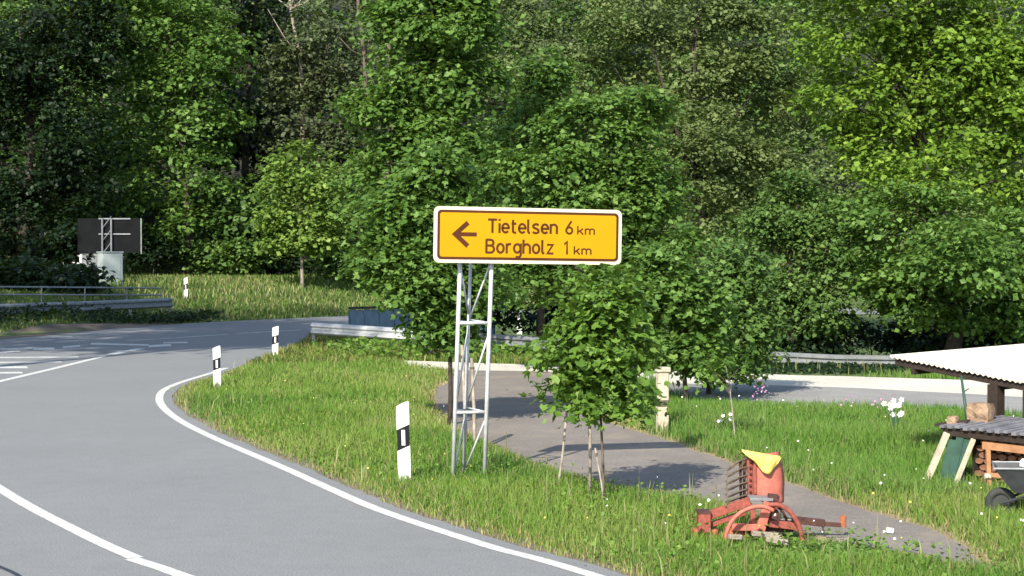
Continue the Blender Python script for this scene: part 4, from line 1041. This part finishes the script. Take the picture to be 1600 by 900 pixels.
local('end_box_lid', MB().box(mp(1100, 800, 0), (.13, .21, .02)), M['rust'], mc)
mbar('frame_bar', (1142, 822, -.10), (1193, 822, -.10), .07, .065, M['pink'])
mbar('frame_upright', (1176, 792, -.06), (1176, 822, -.06), .05, .05, M['red'])
mbar('frame_arm', (1198, 782, -.12), (1186, 826, -.12), .06, .09, M['pink'])
mbar('frame_arm', (1196, 782, .0), (1216, 792, .0), .06, .06, M['red'])
local('gear_case', MB().tube([mp(1205, 806, -.08), mp(1205, 806, .12)], .085, 12), M['rust'], mc, smooth=False)
mbar('axle', (1166, 828, .02), (1240, 827, .02), .09, .06, M['rust'])
mbar('axle', (1200, 817, -.05), (1245, 822, -.05), .07, .07, M['red'])
mbar('drawbar', (1238, 812, -.02), (1289, 818, -.02), .06, .07, M['rust'])
mbar('drawbar_tongue', (1288, 819, -.02), (1318, 821, -.02), .045, .04, M['rust'])
local('hitch_cap', MB().tube([mp(1318, 806, -.02), mp(1318, 824, -.02)], .032, 10), M['orange'], mc, smooth=False)
mt('pin', [(1286, 824, -.02), (1288, 833, -.02)], .008, M['rust'])
local('skid', MB().box(mp(1103, 834, .03), (.24, .16, .08)), M['orange'], mc, bevel=.01)
local('skid', MB().box(mp(1107, 848, -.03), (.18, .14, .08)), M['orange'], mc, bevel=.01)
local('drum', MB().tube([mp(1134, 838, .02), mp(1170, 838, .02)], [.085, .085], 12), M['orange'], mc, smooth=False)
mbar('digging_foot', (1174, 838, -.22), (1181, 862, -.22), .04, .05, M['plasticblack'])
mbar('digging_foot', (1168, 844, -.20), (1178, 843, -.20), .04, .04, M['plasticblack'])
for k, (y_, dy) in enumerate(((720, 14), (733, 12), (746, 10), (757, 9), (768, 9), (777, 8))):
    mt('tine', [(1173, y_, .16), (1158, y_ + 2, .08), (1144, y_ + dy * .7, .02), (1136, y_ + dy, -.04), (1133, y_ + dy + 7, -.06)], .010, M['tine'], 0, 6, 4)
    mt('tine', [(1173, y_ + 4, .22), (1160, y_ + 7, .22), (1148, y_ + dy * .7 + 6, .2), (1139, y_ + dy + 5, .2)], .008, M['tine'], 0, 6, 4)
mt('tine_bar', [(1160, 722, .12), (1161, 790, .12)], .014, M['rust'])
mt('tine_bar', [(1168, 718, .20), (1168, 790, .20)], .014, M['rust'])
# cloth
vs = []; outl = [(1162, 705), (1192, 709), (1224, 716)]; nC = 14
for i in range(nC + 1):
    u_ = i / nC; px = 1163 + 61 * u_; top = 706 + 10.5 * u_
    bot = top + 2 + (34 * (u_ / .66) ** 1.1 if u_ < .66 else 34 * max(0, (1 - u_) / .34) ** .85)
    bot = min(bot, top + 30 + 1.5 * math.sin(u_ * 20)); bot += 1.2 * math.sin(u_ * 15)
    for j in range(7):
        v_ = j / 6; q = mp(px, top + (bot - top) * v_, .085 + .045 * v_ * 0)
        vs.append((q[0], .09 - .035 * math.sin(min(1, v_ * 2) * math.pi / 2) + .022 * math.sin(u_ * 13 + v_ * 3) * v_ ** .7 + (.14 * (2 * u_ - 1) ** 2 * .5), q[2] + .005))
    for j in range(3):
        q = mp(px, top + j * 4, 0); vs.append((q[0], .20 + .04 * j, q[2] - .0))
nR = 10
fs = []
for i in range(nC):
    for j in range(6): fs.append((i * nR + j, (i + 1) * nR + j, (i + 1) * nR + j + 1, i * nR + j + 1))
    fs.append((i * nR, i * nR + 7, (i + 1) * nR + 7, (i + 1) * nR))
    for j in (7, 8): fs.append((i * nR + j, i * nR + j + 1, (i + 1) * nR + j + 1, (i + 1) * nR + j))
clo = MB().add([(a + 2.54, b_ + D0, c_) for a, b_, c_ in vs], fs).build('yellow_cloth', M['cloth'], None, smooth=True)
tag(clo, 'yellow cloth draped over the top of the red machine shield', 'cloth'); s3 = clo.modifiers.new('thick', 'SOLIDIFY'); s3.thickness = .006
# bits of wood on the ground
for k, (px, py, ln, a_, lb) in enumerate([(1197, 848, .30, .1, 'pale piece of wood under the red machine'), (1214, 858, .22, -.3, 'pale wood scrap below the right hoop of the red machine'), (1148, 852, .14, .4, 'tiny pale wood scrap under the left hoop of the red machine'),
                                       (1320, 858, .2, .5, 'pale wood scrap among the plants right of the red machine'), (1390, 835, .07, 0, 'small white scrap lying on the path')]):
    x, y = G(px, py); o = MB().box((0, 0, .04), (ln, .06, .05)).build('wood_scrap', M['palebark'] if k < 4 else M['plasticwhite'], None, bevel=.008); o.location = (x, y, .04 if k < 4 else 0); o.rotation_euler = (0, .1, a_); tag(o, lb, 'scrap', 'scraps around the red machine')
x, y = G(1232, 842); rock('pale_stone', (x, y + .2, .09), (.17, .14, .15), M['palewood'], 'pale stone lying under the right hoop of the red machine', 'stone', 9)
